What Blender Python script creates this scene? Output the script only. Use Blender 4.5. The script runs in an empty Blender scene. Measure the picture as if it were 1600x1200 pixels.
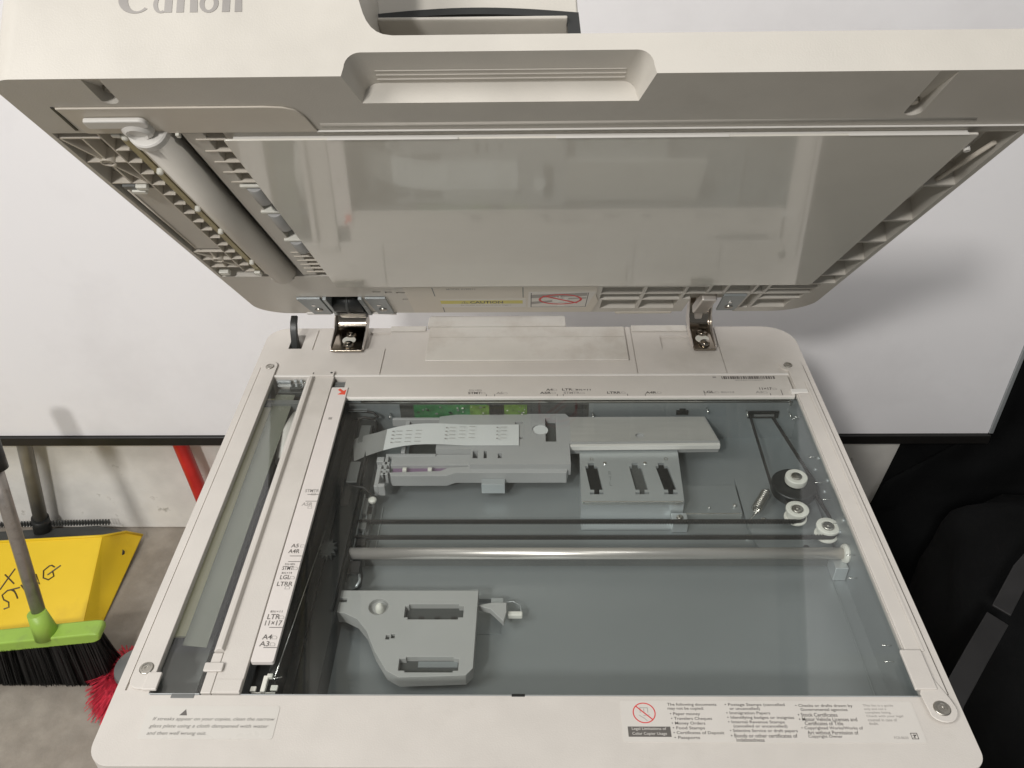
import bpy, bmesh, math, random
from mathutils import Vector, Matrix
random.seed(7)
S = 0.001                       # everything below is written in millimetres
scene = bpy.context.scene
# ---------------------------------------------------------------- camera
cam_d = bpy.data.cameras.new("camera"); cam = bpy.data.objects.new("camera", cam_d)
scene.collection.objects.link(cam); scene.camera = cam
cam_d.sensor_fit = 'HORIZONTAL'; cam_d.sensor_width = 36.0
cam_d.lens = 1357.8 / 1600 * 36.0
cam_d.clip_start = 0.02; cam_d.clip_end = 60
P_, Y_, R_ = 0.63879, 0.02232, -0.0169
fwd = Vector((-math.sin(Y_) * math.cos(P_), math.cos(Y_) * math.cos(P_), -math.sin(P_)))
rt = Vector((math.cos(Y_), math.sin(Y_), 0)); up = rt.cross(fwd)
r2 = rt * math.cos(R_) + up * math.sin(R_); u2 = -rt * math.sin(R_) + up * math.cos(R_)
cam.matrix_world = Matrix(((r2.x, u2.x, -fwd.x, 180.65 * S), (r2.y, u2.y, -fwd.y, -682.4 * S), (r2.z, u2.z, -fwd.z, 522.65 * S), (0, 0, 0, 1)))
# ---------------------------------------------------------------- room light
world = bpy.data.worlds.new("World"); scene.world = world; world.use_nodes = True
world.node_tree.nodes["Background"].inputs[0].default_value = (0.95, 0.98, 1.0, 1)
world.node_tree.nodes["Background"].inputs[1].default_value = 0.17
def lamp(name, loc, target, size, power, col, sy=None):
    d = bpy.data.lights.new(name, 'AREA'); d.energy = power; d.color = col; d.size = size * S
    if sy: d.shape = 'RECTANGLE'; d.size_y = sy * S
    o = bpy.data.objects.new(name, d); scene.collection.objects.link(o)
    o.location = Vector(loc) * S
    o.rotation_euler = (Vector(target) - Vector(loc)).to_track_quat('-Z', 'Y').to_euler()
    return o
lamp("ceiling_lamp", (-790, -2380, 2030), (250, 0, 0), 230, 48, (1.0, 0.972, 0.935))
lamp("ceiling_lamp", (700, -900, 2300), (250, 0, 0), 900, 9, (1.0, 0.975, 0.95))
lamp("ceiling_lamp", (-1500, -1300, 2000), (-300, 300, -200), 900, 40, (1.0, 0.975, 0.95))
scene.view_settings.view_transform = 'Standard'; scene.view_settings.look = 'None'
scene.view_settings.exposure = 0.0; scene.view_settings.gamma = 1.0
# ---------------------------------------------------------------- materials
def N(nt, t, **k):
    n = nt.nodes.new(t)
    for a, b in k.items(): setattr(n, a, b)
    return n
def mat(name, col, rough=0.5, metal=0.0, var=0.06, scale=30.0, bump=0.0, bscale=900.0, spec=0.5, dirt=None, dscale=9.0, stretch=None, coat=0.0, dlo=0.55, dhi=0.8):
    m = bpy.data.materials.new(name); m.use_nodes = True; nt = m.node_tree
    b = nt.nodes["Principled BSDF"]
    tc = N(nt, 'ShaderNodeTexCoord'); src = tc.outputs['Object']
    if stretch:
        mp = N(nt, 'ShaderNodeMapping'); mp.inputs['Scale'].default_value = stretch
        nt.links.new(src, mp.inputs[0]); src = mp.outputs[0]
    no = N(nt, 'ShaderNodeTexNoise'); no.inputs['Scale'].default_value = scale; no.inputs['Detail'].default_value = 6
    nt.links.new(src, no.inputs['Vector'])
    mr = N(nt, 'ShaderNodeMapRange'); mr.inputs[1].default_value = 0.3; mr.inputs[2].default_value = 0.7
    mr.inputs[3].default_value = 1 - var; mr.inputs[4].default_value = 1 + var
    nt.links.new(no.outputs[0], mr.inputs[0])
    vm = N(nt, 'ShaderNodeVectorMath', operation='SCALE'); vm.inputs[0].default_value = col
    nt.links.new(mr.outputs[0], vm.inputs['Scale']); out = vm.outputs[0]
    if dirt:
        n2 = N(nt, 'ShaderNodeTexNoise'); n2.inputs['Scale'].default_value = dscale; n2.inputs['Detail'].default_value = 9; n2.inputs['Roughness'].default_value = 0.65
        nt.links.new(tc.outputs['Object'], n2.inputs['Vector'])
        m2 = N(nt, 'ShaderNodeMapRange'); m2.inputs[1].default_value = dlo; m2.inputs[2].default_value = dhi
        nt.links.new(n2.outputs[0], m2.inputs[0])
        mx = N(nt, 'ShaderNodeMix', data_type='RGBA'); nt.links.new(m2.outputs[0], mx.inputs[0])
        nt.links.new(out, mx.inputs[6]); mx.inputs[7].default_value = (*dirt, 1); out = mx.outputs[2]
    nt.links.new(out, b.inputs['Base Color'])
    r_ = N(nt, 'ShaderNodeMapRange'); r_.inputs[1].default_value = 0.3; r_.inputs[2].default_value = 0.7
    r_.inputs[3].default_value = rough * 0.88; r_.inputs[4].default_value = min(1, rough * 1.14)
    nt.links.new(no.outputs[0], r_.inputs[0]); nt.links.new(r_.outputs[0], b.inputs['Roughness'])
    b.inputs['Metallic'].default_value = metal; b.inputs['Specular IOR Level'].default_value = spec
    b.inputs['Coat Weight'].default_value = coat
    if bump:
        n3 = N(nt, 'ShaderNodeTexNoise'); n3.inputs['Scale'].default_value = bscale; n3.inputs['Detail'].default_value = 3
        nt.links.new(src, n3.inputs['Vector'])
        bp = N(nt, 'ShaderNodeBump'); bp.inputs['Strength'].default_value = bump; bp.inputs['Distance'].default_value = 0.0005
        nt.links.new(n3.outputs[0], bp.inputs['Height']); nt.links.new(bp.outputs[0], b.inputs['Normal'])
    return m
M = {}
M['plastic'] = mat('cream_plastic', (0.62, 0.585, 0.54), 0.46, bump=0.2, var=0.035, dirt=(0.50, 0.47, 0.42), dlo=0.56, dhi=0.86)
M['lid'] = mat('lid_plastic', (0.57, 0.54, 0.485), 0.42, bump=0.2, var=0.035, dirt=(0.47, 0.44, 0.385), dlo=0.56, dhi=0.86)
M['deckback'] = mat('grimy_plastic', (0.66, 0.635, 0.585), 0.5, bump=0.1, var=0.04, dirt=(0.47, 0.42, 0.36), dscale=14, dlo=0.48, dhi=0.8)
M['rib'] = mat('rib_plastic', (0.62, 0.57, 0.49), 0.4, var=0.04)
M['pocket'] = mat('pocket_plastic', (0.40, 0.36, 0.30), 0.55, var=0.05)
M['sheet'] = mat('glossy_sheet', (0.78, 0.75, 0.675), 0.10, var=0.015, spec=0.8, coat=0.45)
M['white'] = mat('white_plastic', (0.72, 0.70, 0.66), 0.35, var=0.02)
M['scale'] = mat('scale_plate', (0.60, 0.57, 0.525), 0.4, var=0.02, dirt=(0.47, 0.44, 0.385), dlo=0.6, dhi=0.9)
M['sticker'] = mat('sticker_white', (0.70, 0.655, 0.62), 0.35, var=0.02)
M['ink'] = mat('ink_grey', (0.13, 0.12, 0.11), 0.5, var=0.1)
M['inkmid'] = mat('ink_mid', (0.21, 0.20, 0.185), 0.5, var=0.1)
M['inklight'] = mat('ink_pale', (0.33, 0.31, 0.29), 0.5, var=0.1)
M['red'] = mat('ink_red', (0.65, 0.05, 0.05), 0.5)
M['redo'] = mat('ink_orange_red', (0.78, 0.10, 0.055), 0.5)
M['yellowlabel'] = mat('label_yellow', (0.62, 0.55, 0.12), 0.45)
M['label'] = mat('label_paper', (0.65, 0.62, 0.575), 0.35, var=0.02)
M['decal'] = mat('clear_decal', (0.625, 0.60, 0.555), 0.28, var=0.02)
M['galv'] = mat('galvanised_steel', (0.32, 0.345, 0.35), 0.42, metal=0.5, var=0.03, scale=5, dirt=(0.28, 0.305, 0.31), dscale=5)
M['galvl'] = mat('bright_steel', (0.58, 0.61, 0.615), 0.32, metal=0.6, var=0.02, scale=4)
M['steel'] = mat('polished_steel', (0.80, 0.75, 0.70), 0.33, metal=0.75, var=0.01)
M['chrome'] = mat('dark_chrome', (0.34, 0.30, 0.25), 0.14, metal=1.0, var=0.12, scale=18)
M['screw'] = mat('screw_steel', (0.42, 0.40, 0.36), 0.3, metal=1.0, var=0.1)
M['brightscrew'] = mat('bright_screw', (0.85, 0.84, 0.80), 0.22, metal=1.0)
M['brass'] = mat('spring_steel', (0.52, 0.50, 0.46), 0.25, metal=1.0)
M['black'] = mat('black_plastic', (0.018, 0.019, 0.018), 0.4, var=0.2)
M['deepblack'] = mat('matt_black', (0.004, 0.004, 0.004), 0.8, spec=0.1)
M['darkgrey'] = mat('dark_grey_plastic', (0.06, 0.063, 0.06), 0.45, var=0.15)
M['midgrey'] = mat('mid_grey_plastic', (0.16, 0.165, 0.16), 0.45, var=0.1)
M['rubber'] = mat('belt_rubber', (0.028, 0.026, 0.024), 0.6)
M['grey'] = mat('grey_shield', (0.40, 0.40, 0.395), 0.45, var=0.04, scale=20)
M['greyb'] = mat('brushed_shield', (0.42, 0.41, 0.385), 0.42, var=0.06, scale=20, stretch=(1, 14, 1))
M['cable'] = mat('flat_cable_white', (0.72, 0.73, 0.72), 0.4, var=0.02)
M['cabled'] = mat('flat_cable_grey', (0.30, 0.30, 0.29), 0.45)
M['nylon'] = mat('nylon_white', (0.74, 0.73, 0.66), 0.4, var=0.03)
M['pcb'] = mat('circuit_board', (0.03, 0.15, 0.05), 0.35, var=0.35, scale=120)
M['pcb2'] = mat('circuit_board_light', (0.12, 0.21, 0.04), 0.35, var=0.4, scale=150)
M['cream'] = mat('cream_strip', (0.86, 0.82, 0.56), 0.5, var=0.03)
M['mauve'] = mat('mauve_lens', (0.22, 0.14, 0.22), 0.3)
M['yellow'] = mat('yellow_plastic', (0.88, 0.60, 0.02), 0.38, var=0.05, scale=8, dirt=(0.66, 0.42, 0.02), dscale=7, dlo=0.55, dhi=0.9)
M['marker'] = mat('marker_ink', (0.07, 0.05, 0.02), 0.5)
M['green'] = mat('lime_plastic', (0.33, 0.52, 0.08), 0.42, var=0.06, scale=14, dirt=(0.24, 0.34, 0.09), dscale=22)
M['bristle'] = mat('black_bristle', (0.006, 0.0055, 0.005), 0.55, var=0.4, scale=200)
M['pole'] = mat('worn_metal_pole', (0.36, 0.33, 0.30), 0.36, metal=0.6, var=0.25, scale=60, dirt=(0.24, 0.21, 0.185), dscale=60, dlo=0.5, dhi=0.75)
M['greypole'] = mat('grey_painted_pole', (0.22, 0.21, 0.185), 0.4, var=0.15, scale=30)
M['redpole'] = mat('red_painted_pole', (0.55, 0.025, 0.02), 0.35, var=0.12)
M['redfib'] = mat('red_fibre', (0.62, 0.03, 0.06), 0.7, var=0.3, scale=150)
M['board'] = mat('white_board', (0.88, 0.868, 0.875), 0.34, var=0.012, scale=3, spec=0.4, dirt=(0.80, 0.785, 0.79), dscale=4, dlo=0.5, dhi=0.8)
M['boardframe'] = mat('black_frame', (0.013, 0.012, 0.011), 0.4)
M['wall'] = mat('painted_wall', (0.84, 0.82, 0.77), 0.7, var=0.07, scale=22, bump=0.9, bscale=70, dirt=(0.34, 0.31, 0.25), dscale=22, dlo=0.62, dhi=0.74)
M['floor'] = mat('concrete_floor', (0.33, 0.295, 0.25), 0.75, var=0.16, scale=30, bump=0.8, bscale=260, dirt=(0.22, 0.19, 0.155), dscale=9, dlo=0.42, dhi=0.75)
M['blackcloth'] = mat('black_cloth', (0.006, 0.0063, 0.0065), 0.9, var=0.4, scale=12, bump=0.5, bscale=400, spec=0.12)
M['satin'] = mat('satin_webbing', (0.026, 0.025, 0.025), 0.45, var=0.15, scale=20)
def glassmat(name, tint, rough=0.0, ior=1.5, dust=0.0):
    m = bpy.data.materials.new(name); m.use_nodes = True; nt = m.node_tree; nt.nodes.clear()
    o = N(nt, 'ShaderNodeOutputMaterial'); mx = N(nt, 'ShaderNodeMixShader'); t = N(nt, 'ShaderNodeBsdfTransparent'); g = N(nt, 'ShaderNodeBsdfGlossy')
    f = N(nt, 'ShaderNodeFresnel'); ge = N(nt, 'ShaderNodeNewGeometry')
    im = N(nt, 'ShaderNodeMix', data_type='FLOAT'); im.inputs[2].default_value = ior; im.inputs[3].default_value = 1 / ior
    nt.links.new(ge.outputs['Backfacing'], im.inputs[0]); nt.links.new(im.outputs[0], f.inputs[0])
    t.inputs[0].default_value = (*tint, 1); g.inputs['Roughness'].default_value = rough
    nt.links.new(f.outputs[0], mx.inputs[0]); nt.links.new(t.outputs[0], mx.inputs[1]); nt.links.new(g.outputs[0], mx.inputs[2])
    d = N(nt, 'ShaderNodeBsdfDiffuse'); d.inputs[0].default_value = (0.7, 0.72, 0.7, 1)
    no = N(nt, 'ShaderNodeTexNoise'); no.inputs['Scale'].default_value = 14; no.inputs['Detail'].default_value = 8
    tc = N(nt, 'ShaderNodeTexCoord'); nt.links.new(tc.outputs['Object'], no.inputs['Vector'])
    mr = N(nt, 'ShaderNodeMapRange'); mr.inputs[1].default_value = 0.35; mr.inputs[2].default_value = 0.8; mr.inputs[3].default_value = dust * 0.5; mr.inputs[4].default_value = dust * 2
    nt.links.new(no.outputs[0], mr.inputs[0])
    m3 = N(nt, 'ShaderNodeMixShader'); nt.links.new(mr.outputs[0], m3.inputs[0]); nt.links.new(mx.outputs[0], m3.inputs[1]); nt.links.new(d.outputs[0], m3.inputs[2])
    nt.links.new(m3.outputs[0], o.inputs[0])
    return m
M['glass'] = glassmat('platen_glass', (0.962, 0.975, 0.972), dust=0.005)
M['film'] = mat('grey_film', (0.165, 0.17, 0.135), 0.25, var=0.15, scale=9)
M['holder'] = mat('holder_plastic', (0.40, 0.40, 0.385), 0.38, var=0.03)
# ---------------------------------------------------------------- geometry helpers
COL = scene.collection
def finish(name, bm, m, parent=None, bev=0.0, smooth=False, loc=None, seg=2):
    me = bpy.data.meshes.new(name)
    bmesh.ops.recalc_face_normals(bm, faces=bm.faces)
    bm.to_mesh(me); bm.free(); me.materials.append(M[m] if isinstance(m, str) else m)
    o = bpy.data.objects.new(name, me); COL.objects.link(o)
    if parent: o.parent = parent
    if loc: o.location = Vector(loc) * S
    if bev:
        md = o.modifiers.new("bevel", 'BEVEL'); md.width = bev * S; md.segments = seg; md.limit_method = 'ANGLE'; md.angle_limit = math.radians(38)
        md.harden_normals = True; md.use_clamp_overlap = True
        smooth = True
    if smooth:
        for p in me.polygons: p.use_smooth = True
    return o
AX = {'z': lambda a, b, c: (a, b, c), 'y': lambda a, b, c: (a, c, b), 'x': lambda a, b, c: (c, a, b)}
OFF = [Vector((0, 0, 0))]
def V(bm, p): return bm.verts.new((Vector(p) - OFF[0]) * S)
def prism_bm(bm, outer, a0, a1, holes=(), axis='z'):
    f = AX[axis]; loops = [outer] + list(holes)
    if not holes:
        lo = [V(bm, f(x, y, a0)) for x, y in outer]; hi = [V(bm, f(x, y, a1)) for x, y in outer]
        bm.faces.new(lo); bm.faces.new(hi[::-1])
        for i in range(len(lo)):
            j = (i + 1) % len(lo); bm.faces.new((lo[i], lo[j], hi[j], hi[i]))
        return
    lo_e, hi_e = [], []
    for L in loops:
        lo = [V(bm, f(x, y, a0)) for x, y in L]; hi = [V(bm, f(x, y, a1)) for x, y in L]
        for i in range(len(L)):
            j = (i + 1) % len(L); bm.faces.new((lo[i], lo[j], hi[j], hi[i]))
            lo_e.append(bm.edges.get((lo[i], lo[j]))); hi_e.append(bm.edges.get((hi[i], hi[j])))
    bmesh.ops.triangle_fill(bm, use_beauty=True, use_dissolve=False, edges=lo_e)
    bmesh.ops.triangle_fill(bm, use_beauty=True, use_dissolve=False, edges=hi_e)
def prism(name, outer, a0, a1, m, parent=None, holes=(), axis='z', bev=0.0):
    bm = bmesh.new(); prism_bm(bm, outer, a0, a1, holes, axis); return finish(name, bm, m, parent, bev)
def rect(x0, x1, y0, y1): return [(x0, y0), (x1, y0), (x1, y1), (x0, y1)]
def rr(x0, x1, y0, y1, r, n=5):
    if not isinstance(r, (tuple, list)): r = (r,) * 4
    out = []
    for (cx, cy, a), q in zip(((x0, y0, 180), (x1, y0, 270), (x1, y1, 0), (x0, y1, 90)), r):
        sx = 1 if cx == x0 else -1; sy = 1 if cy == y0 else -1
        if q == 0: out.append((cx, cy)); continue
        k = max(2, n)
        for i in range(k + 1):
            t = math.radians(a + 90 * i / k); out.append((cx + sx * q + q * math.cos(t), cy + sy * q + q * math.sin(t)))
    return out
def circ(cx, cy, r, n=24, ry=None):
    return [(cx + r * math.cos(2 * math.pi * i / n), cy + (ry or r) * math.sin(2 * math.pi * i / n)) for i in range(n)]
def box_bm(bm, x0, x1, y0, y1, z0, z1): prism_bm(bm, rect(x0, x1, y0, y1), z0, z1)
def box(name, x0, x1, y0, y1, z0, z1, m, parent=None, bev=0.0):
    bm = bmesh.new(); box_bm(bm, x0, x1, y0, y1, z0, z1); return finish(name, bm, m, parent, bev)
def boxes(name, L, m, parent=None, bev=0.0):
    bm = bmesh.new()
    for b in L: box_bm(bm, *b)
    return finish(name, bm, m, parent, bev)
def cyl(name, cx, cy, r, a0, a1, m, parent=None, axis='z', n=28, bev=0.0):
    return prism(name, circ(cx, cy, r, n), a0, a1, m, parent, axis=axis, bev=bev)
def tube_bm(bm, pts, r, n=10, caps=True):
    pts = [Vector(p) for p in pts]; rings = []; prev = None
    rs = r if isinstance(r, (list, tuple)) else [r] * len(pts)
    for i, p in enumerate(pts):
        t = (pts[min(i + 1, len(pts) - 1)] - pts[max(i - 1, 0)]).normalized()
        a = (prev - t * prev.dot(t)).normalized() if prev is not None else t.orthogonal().normalized()
        prev = a; b = t.cross(a)
        rings.append([V(bm, p + (a * math.cos(2 * math.pi * k / n) + b * math.sin(2 * math.pi * k / n)) * rs[i]) for k in range(n)])
    for A, B in zip(rings, rings[1:]):
        for k in range(n): bm.faces.new((A[k], A[(k + 1) % n], B[(k + 1) % n], B[k]))
    if caps: bm.faces.new(rings[0]); bm.faces.new(rings[-1][::-1])
def tube(name, pts, r, m, parent=None, n=12):
    bm = bmesh.new(); tube_bm(bm, pts, r, n); o = finish(name, bm, m, parent)
    for p in o.data.polygons: p.use_smooth = len(p.vertices) == 4
    return o
def ribbon_bm(bm, path, w0, w1, th):
    """vertical or flat strip: path = list of (x,y,z) pairs (left edge, right edge)"""
    rows = []
    for (a, b) in path:
        a, b = Vector(a), Vector(b); rows.append((a, b))
    nrm = []
    for i in range(len(rows)):
        j = min(i + 1, len(rows) - 1); k = max(i - 1, 0)
        t = rows[j][0] - rows[k][0]; n = t.cross(rows[i][1] - rows[i][0]).normalized(); nrm.append(n * th)
    vs = [[V(bm, a), V(bm, b), V(bm, b + n), V(bm, a + n)] for (a, b), n in zip(rows, nrm)]
    for A, B in zip(vs, vs[1:]):
        for k in range(4): bm.faces.new((A[k], A[(k + 1) % 4], B[(k + 1) % 4], B[k]))
    bm.faces.new(vs[0]); bm.faces.new(vs[-1][::-1])
def lathe(name, prof, c, m, parent=None, n=28, axis='z'):
    bm = bmesh.new(); f = AX[axis]; rings = []
    for r, h in prof:
        rings.append([V(bm, f(c[0] + r * math.cos(2 * math.pi * k / n), c[1] + r * math.sin(2 * math.pi * k / n), c[2] + h)) for k in range(n)])
    for A, B in zip(rings, rings[1:]):
        for k in range(n): bm.faces.new((A[k], A[(k + 1) % n], B[(k + 1) % n], B[k]))
    bm.faces.new(rings[0]); bm.faces.new(rings[-1][::-1])
    o = finish(name, bm, m, parent)
    md = o.modifiers.new("bevel", 'BEVEL'); md.width = 0.25 * S; md.segments = 2; md.limit_method = 'ANGLE'; md.angle_limit = math.radians(35); md.harden_normals = True
    for p in o.data.polygons: p.use_smooth = True
    return o
def baked(o):
    dg = bpy.context.evaluated_depsgraph_get(); dg.update()
    return bpy.data.meshes.new_from_object(o.evaluated_get(dg))
def cut(o, cutter_bm, bev=0.0, op='DIFFERENCE'):
    cm = bpy.data.meshes.new("cutter"); bmesh.ops.recalc_face_normals(cutter_bm, faces=cutter_bm.faces); cutter_bm.to_mesh(cm); cutter_bm.free()
    cm.materials.append(o.data.materials[0])
    c = bpy.data.objects.new("cutter", cm); w = bpy.data.objects.new("work", o.data); COL.objects.link(c); COL.objects.link(w)
    b = w.modifiers.new("bool", 'BOOLEAN'); b.operation = op; b.object = c; b.solver = 'EXACT'; b.use_self = True
    me = baked(w); bpy.data.objects.remove(c); bpy.data.objects.remove(w)
    if not len(me.polygons): print("EMPTY CUT", o.name); return o
    o.modifiers.clear(); o.data = me
    if bev:
        md = o.modifiers.new("bevel", 'BEVEL'); md.width = bev * S; md.segments = 2; md.limit_method = 'ANGLE'; md.angle_limit = math.radians(40); md.harden_normals = True
        for p in me.polygons: p.use_smooth = True
    return o
def text_mesh(s, bold=0.0):
    cu = bpy.data.curves.new("lettering", 'FONT'); cu.body = s; cu.size = 1; cu.resolution_u = 3; cu.offset = bold; cu.space_line = 0.95
    o = bpy.data.objects.new("lettering", cu); COL.objects.link(o); me = baked(o); bpy.data.objects.remove(o)
    return me
def text(s, origin, w, h, m, parent, u=(1, 0, 0), v=(0, 1, 0), shear=0.0, bold=0.012, lift=0.12, name='lettering', label=None, th=0.0):
    """origin = lower-left corner of the ink box, w and h its size in mm"""
    me = text_mesh(s, bold); xs = [p.co.x for p in me.vertices]; ys = [p.co.y for p in me.vertices]
    x0, x1, y0, y1 = min(xs), max(xs), min(ys), max(ys); u, v, o_ = Vector(u), Vector(v), Vector(origin)
    n = u.cross(v)
    for p in me.vertices:
        a = (p.co.x - x0) / (x1 - x0) * w; b = (p.co.y - y0) / (y1 - y0) * h
        p.co = (o_ + u * (a + shear * b) + v * b + n * lift - OFF[0]) * S
    me.materials.clear(); me.materials.append(M[m])
    o = bpy.data.objects.new(name, me); COL.objects.link(o); o.parent = parent
    return o
def flat(name, polys, z, m, parent, th=0.08):
    bm = bmesh.new()
    for p in polys: prism_bm(bm, p, z, z + th)
    return finish(name, bm, m, parent)
def strokes(bm, segs, w, z, th, f=lambda x, y, z: (x, y, z)):
    for (a, b) in segs:
        a, b = Vector((*a, 0)), Vector((*b, 0)); d = (b - a).normalized(); n = Vector((-d.y, d.x, 0)) * w / 2
        q = [a - n - d * w * .3, b - n + d * w * .3, b + n + d * w * .3, a + n - d * w * .3]
        lo = [V(bm, f(p.x, p.y, z)) for p in q]; hi = [V(bm, f(p.x, p.y, z + th)) for p in q]
        bm.faces.new(lo); bm.faces.new(hi[::-1])
        for i in range(4): bm.faces.new((lo[i], lo[(i + 1) % 4], hi[(i + 1) % 4], hi[i]))
def empty(name, loc):
    o = bpy.data.objects.new(name, None); COL.objects.link(o); o.location = Vector(loc) * S; o.empty_display_size = 0.05; return o
def tag(o, label, cat, group=None):
    o['label'] = label; o['category'] = cat
    if group: o['group'] = group
    return o
def structure(o): o['kind'] = 'structure'; return o
FZ = -702.0     # floor height
# ================================================================ SETTING
bm = bmesh.new(); box_bm(bm, -3500, 3500, -3500, 640, FZ - 60, FZ); structure(finish('floor', bm, 'floor'))
wall_o = box('concrete_wall', -3500, 3500, 500, 640, FZ + 1, -492, 'wall', None, bev=3)
tag(wall_o, 'white painted concrete wall standing behind the brooms and below the board', 'wall')
box('upper_block', -3500, 3500, 497, 640, -491.5, 1500, 'wall', wall_o, bev=3)
# white projection board hanging in front of the wall
board = empty('projection_board', (200, 440, FZ + 260)); OFF[0] = Vector((200, 440, FZ + 260))
box('board_panel', -1500, 945, 436, 446, -414, 1000, 'board', board, bev=0.8)
box('bottom_bar', -1500, 949, 431, 449, -433, -414.5, 'boardframe', board, bev=2)
box('edge_trim', 945.5, 952, 434, 448, -413, 1000, 'galvl', board, bev=1)
tag(board, 'large white projection board with a black bottom bar hanging behind the copier', 'projection screen')
OFF[0] = Vector((0, 0, 0))

# ================================================================ COPIER
cop = empty('copier', (180, -130, FZ)); OFF[0] = Vector((180, -130, FZ))
tag(cop, 'cream office photocopier with its scanner lid raised and the glass bed open', 'photocopier')
def P(): return cop
box('cabinet', -94, 458, -375, 112, FZ, -70.5, 'plastic', cop, bev=6)
box('cabinet_trim', -97, 461, -379, 116, -70, -60.5, 'midgrey', cop, bev=1)
deck = prism('deck', rr(-104, 469, -386, 126, (16, 12, 32, 22), 8), -60, 0, 'plastic', cop)
c = bmesh.new()
prism_bm(c, rr(-80, 446, -334.5, 34.5, 1.5, 2), -65, 5)                    # scan opening
box_bm(c, -94, -79, -333, 30, -65, -5); prism_bm(c, rr(-97.5, -96.2, -331, 52, 0.3, 2), -1.6, 5)                   # groove beside the left rail
prism_bm(c, rr(463.2, 464.5, -333, 52, 0.3, 2), -1.6, 5)
box_bm(c, 28.3, 29.3, 36.5, 86, -1.5, 5); box_bm(c, 293.2, 294.2, 36.5, 131, -1.5, 5); box_bm(c, 384, 385, 36.5, 131, -1.5, 5)
box_bm(c, 287, 288, 62, 131, -1, 5)
box_bm(c, 8, 31, 86, 117, -2.2, 5); box_bm(c, 324, 357, 84, 108, -2.2, 5)  # shallow hinge recesses
box_bm(c, 69, 224, 122, 132, -6, 5)
box_bm(c, -76, -62, 86, 112, -20, 5)                                       # lever well
box_bm(c, -50, -48.6, 84, 122, -1.2, 5)
cut(deck, c, bev=0.9)
def copart(name, *a, **k): return box(name, *a, cop, **k)
box('bed_edge_strip', -80, 446, 34.8, 37.4, -2, 0.9, 'white', deck, bev=0.5)
# left rail and right rail
prism('left_rail', rr(-96, -79.5, -331, 60, (8, 2, 8, 8), 6), 0.1, 2.2, 'plastic', cop, bev=0.7)
box('rail_clip', -85, -75, -332, -318, 0.2, 2.9, 'plastic', cop, bev=0.8)
rrail = prism('right_rail', rr(446.5, 463, -334, 60, (1, 1, 8, 8), 6), 0.1, 2.2, 'plastic', cop, bev=0.7)
prism('rail_ridge', rr(457.3, 459.5, -300, 20, 1, 4), 2.3, 3.2, 'plastic', rrail, bev=0.4)
box('rail_step', 440.5, 457, 2, 8, 0.1, 3, 'white', rrail, bev=0.7)
pad = prism('corner_pad', [(457, -322), (462.5, -338)] + [(454 + 10 * math.cos(t), -345.5 + 10 * math.sin(t)) for t in [0.2 - i * 0.35 for i in range(9)]] + [(444, -334), (446, -330)], 2.3, 3.6, 'plastic', cop, bev=0.8)
box('corner_tab', 441.5, 456.3, -331.5, -300, 2.3, 5.0, 'plastic', pad, bev=0.8)
def flat_screw(x, y, z, r=5.2, parent=cop):
    s = lathe('screw', [(r, 0), (r, 0.5), (r - 0.5, 0.9), (r * 0.62, 0.8), (r * 0.58, 0.55), (1.3, 0.55), (1.1, 0.1), (0.2, 0.1)], (x, y, z), 'screw', parent)
    return s
flat_screw(-87, 50, 2.2, 4.4); flat_screw(448, 49, 2.2, 4.4); flat_screw(-87.5, -315, 2.2, 5); flat_screw(454, -345.5, 3.6, 5.6)
for x, y in ((448, 49),): 
    prism('screw_boss', circ(x, y, 8, 28), 0.1, 1.9, 'plastic', rrail)
# back: scale plate with printing
plate = prism('scale_plate', rr(-4, 444, 0, 33.5, (0.5, 0.5, 0.5, 0.5), 2), -4.5, 0.4, 'scale', cop, bev=0.5)
TOP = 0.5
ticks = [(139.7, 3), (148, 3), (210, 3), (215.9, 3), (279.4, 3.2), (297, 3.2), (355.6, 3.2), (420, 3.4), (431.8, 9)]
for x, h in ticks: flat('scale_tick', [rect(x - 0.3, x + 0.3, 0.5, 0.5 + h)], 0.42, 'ink', plate, 0.1)
def st(s, x, y, w, h, m='ink', bold=0.03): return text(s, (x, y, 0.42), w, h, m, plate, bold=bold)
st('5½×8½', 122, 9.0, 13, 2.6, 'inklight'); st('STMT', 121.5, 3.9, 13, 3.8); st('A5', 149.5, 3.8, 6.5, 3.6, 'inklight')
st('A4', 199, 9.0, 6.8, 3.6); st('LTR', 215, 9.2, 10.5, 3.6); st('8½×11', 228.5, 9.2, 15, 2.6); st('A5R', 193, 3.8, 11, 3.6); st('STMTR', 216.5, 3.8, 16, 3.6, 'inklight')
st('LTRR', 259.5, 3.8, 13.5, 3.6); st('A4R', 297.5, 3.8, 11, 3.6); st('LGL', 355, 4.2, 10.5, 3.8); st('8½×14', 372, 4.4, 13, 2.6, 'inklight'); st('11×17', 411, 9.3, 12.5, 4.0); st('A3', 406, 3.8, 7, 3.6, 'inklight')
def page_icon(x, y, parent, z=0.42, w=4.2, h=2.6):
    bm = bmesh.new(); q = [(x, y), (x + w, y), (x + w, y + h * .6), (x + w * .7, y + h), (x, y + h)]
    strokes(bm, [(q[i], q[(i + 1) % 5]) for i in range(5)], 0.3, z, 0.1); finish('page_icon', bm, 'inklight', parent)
for x, y in ((135, 4.2), (157, 4.0), (206.5, 9.3), (205, 4), (226, 9.4), (233.5, 4), (274, 4), (309.5, 4), (366.5, 4.4), (414, 4), (424.5, 9.6)): page_icon(x - 0.2, y, plate, w=3.6)
bm = bmesh.new(); x = 377.0
rnd = random.Random(3)
while x < 431:
    w = rnd.choice((0.8, 1.2, 1.9)); prism_bm(bm, rect(x, x + w, 27.6, 32.4), 0.42, 0.52); x += w + rnd.choice((0.45, 0.7, 1.0))
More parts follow.
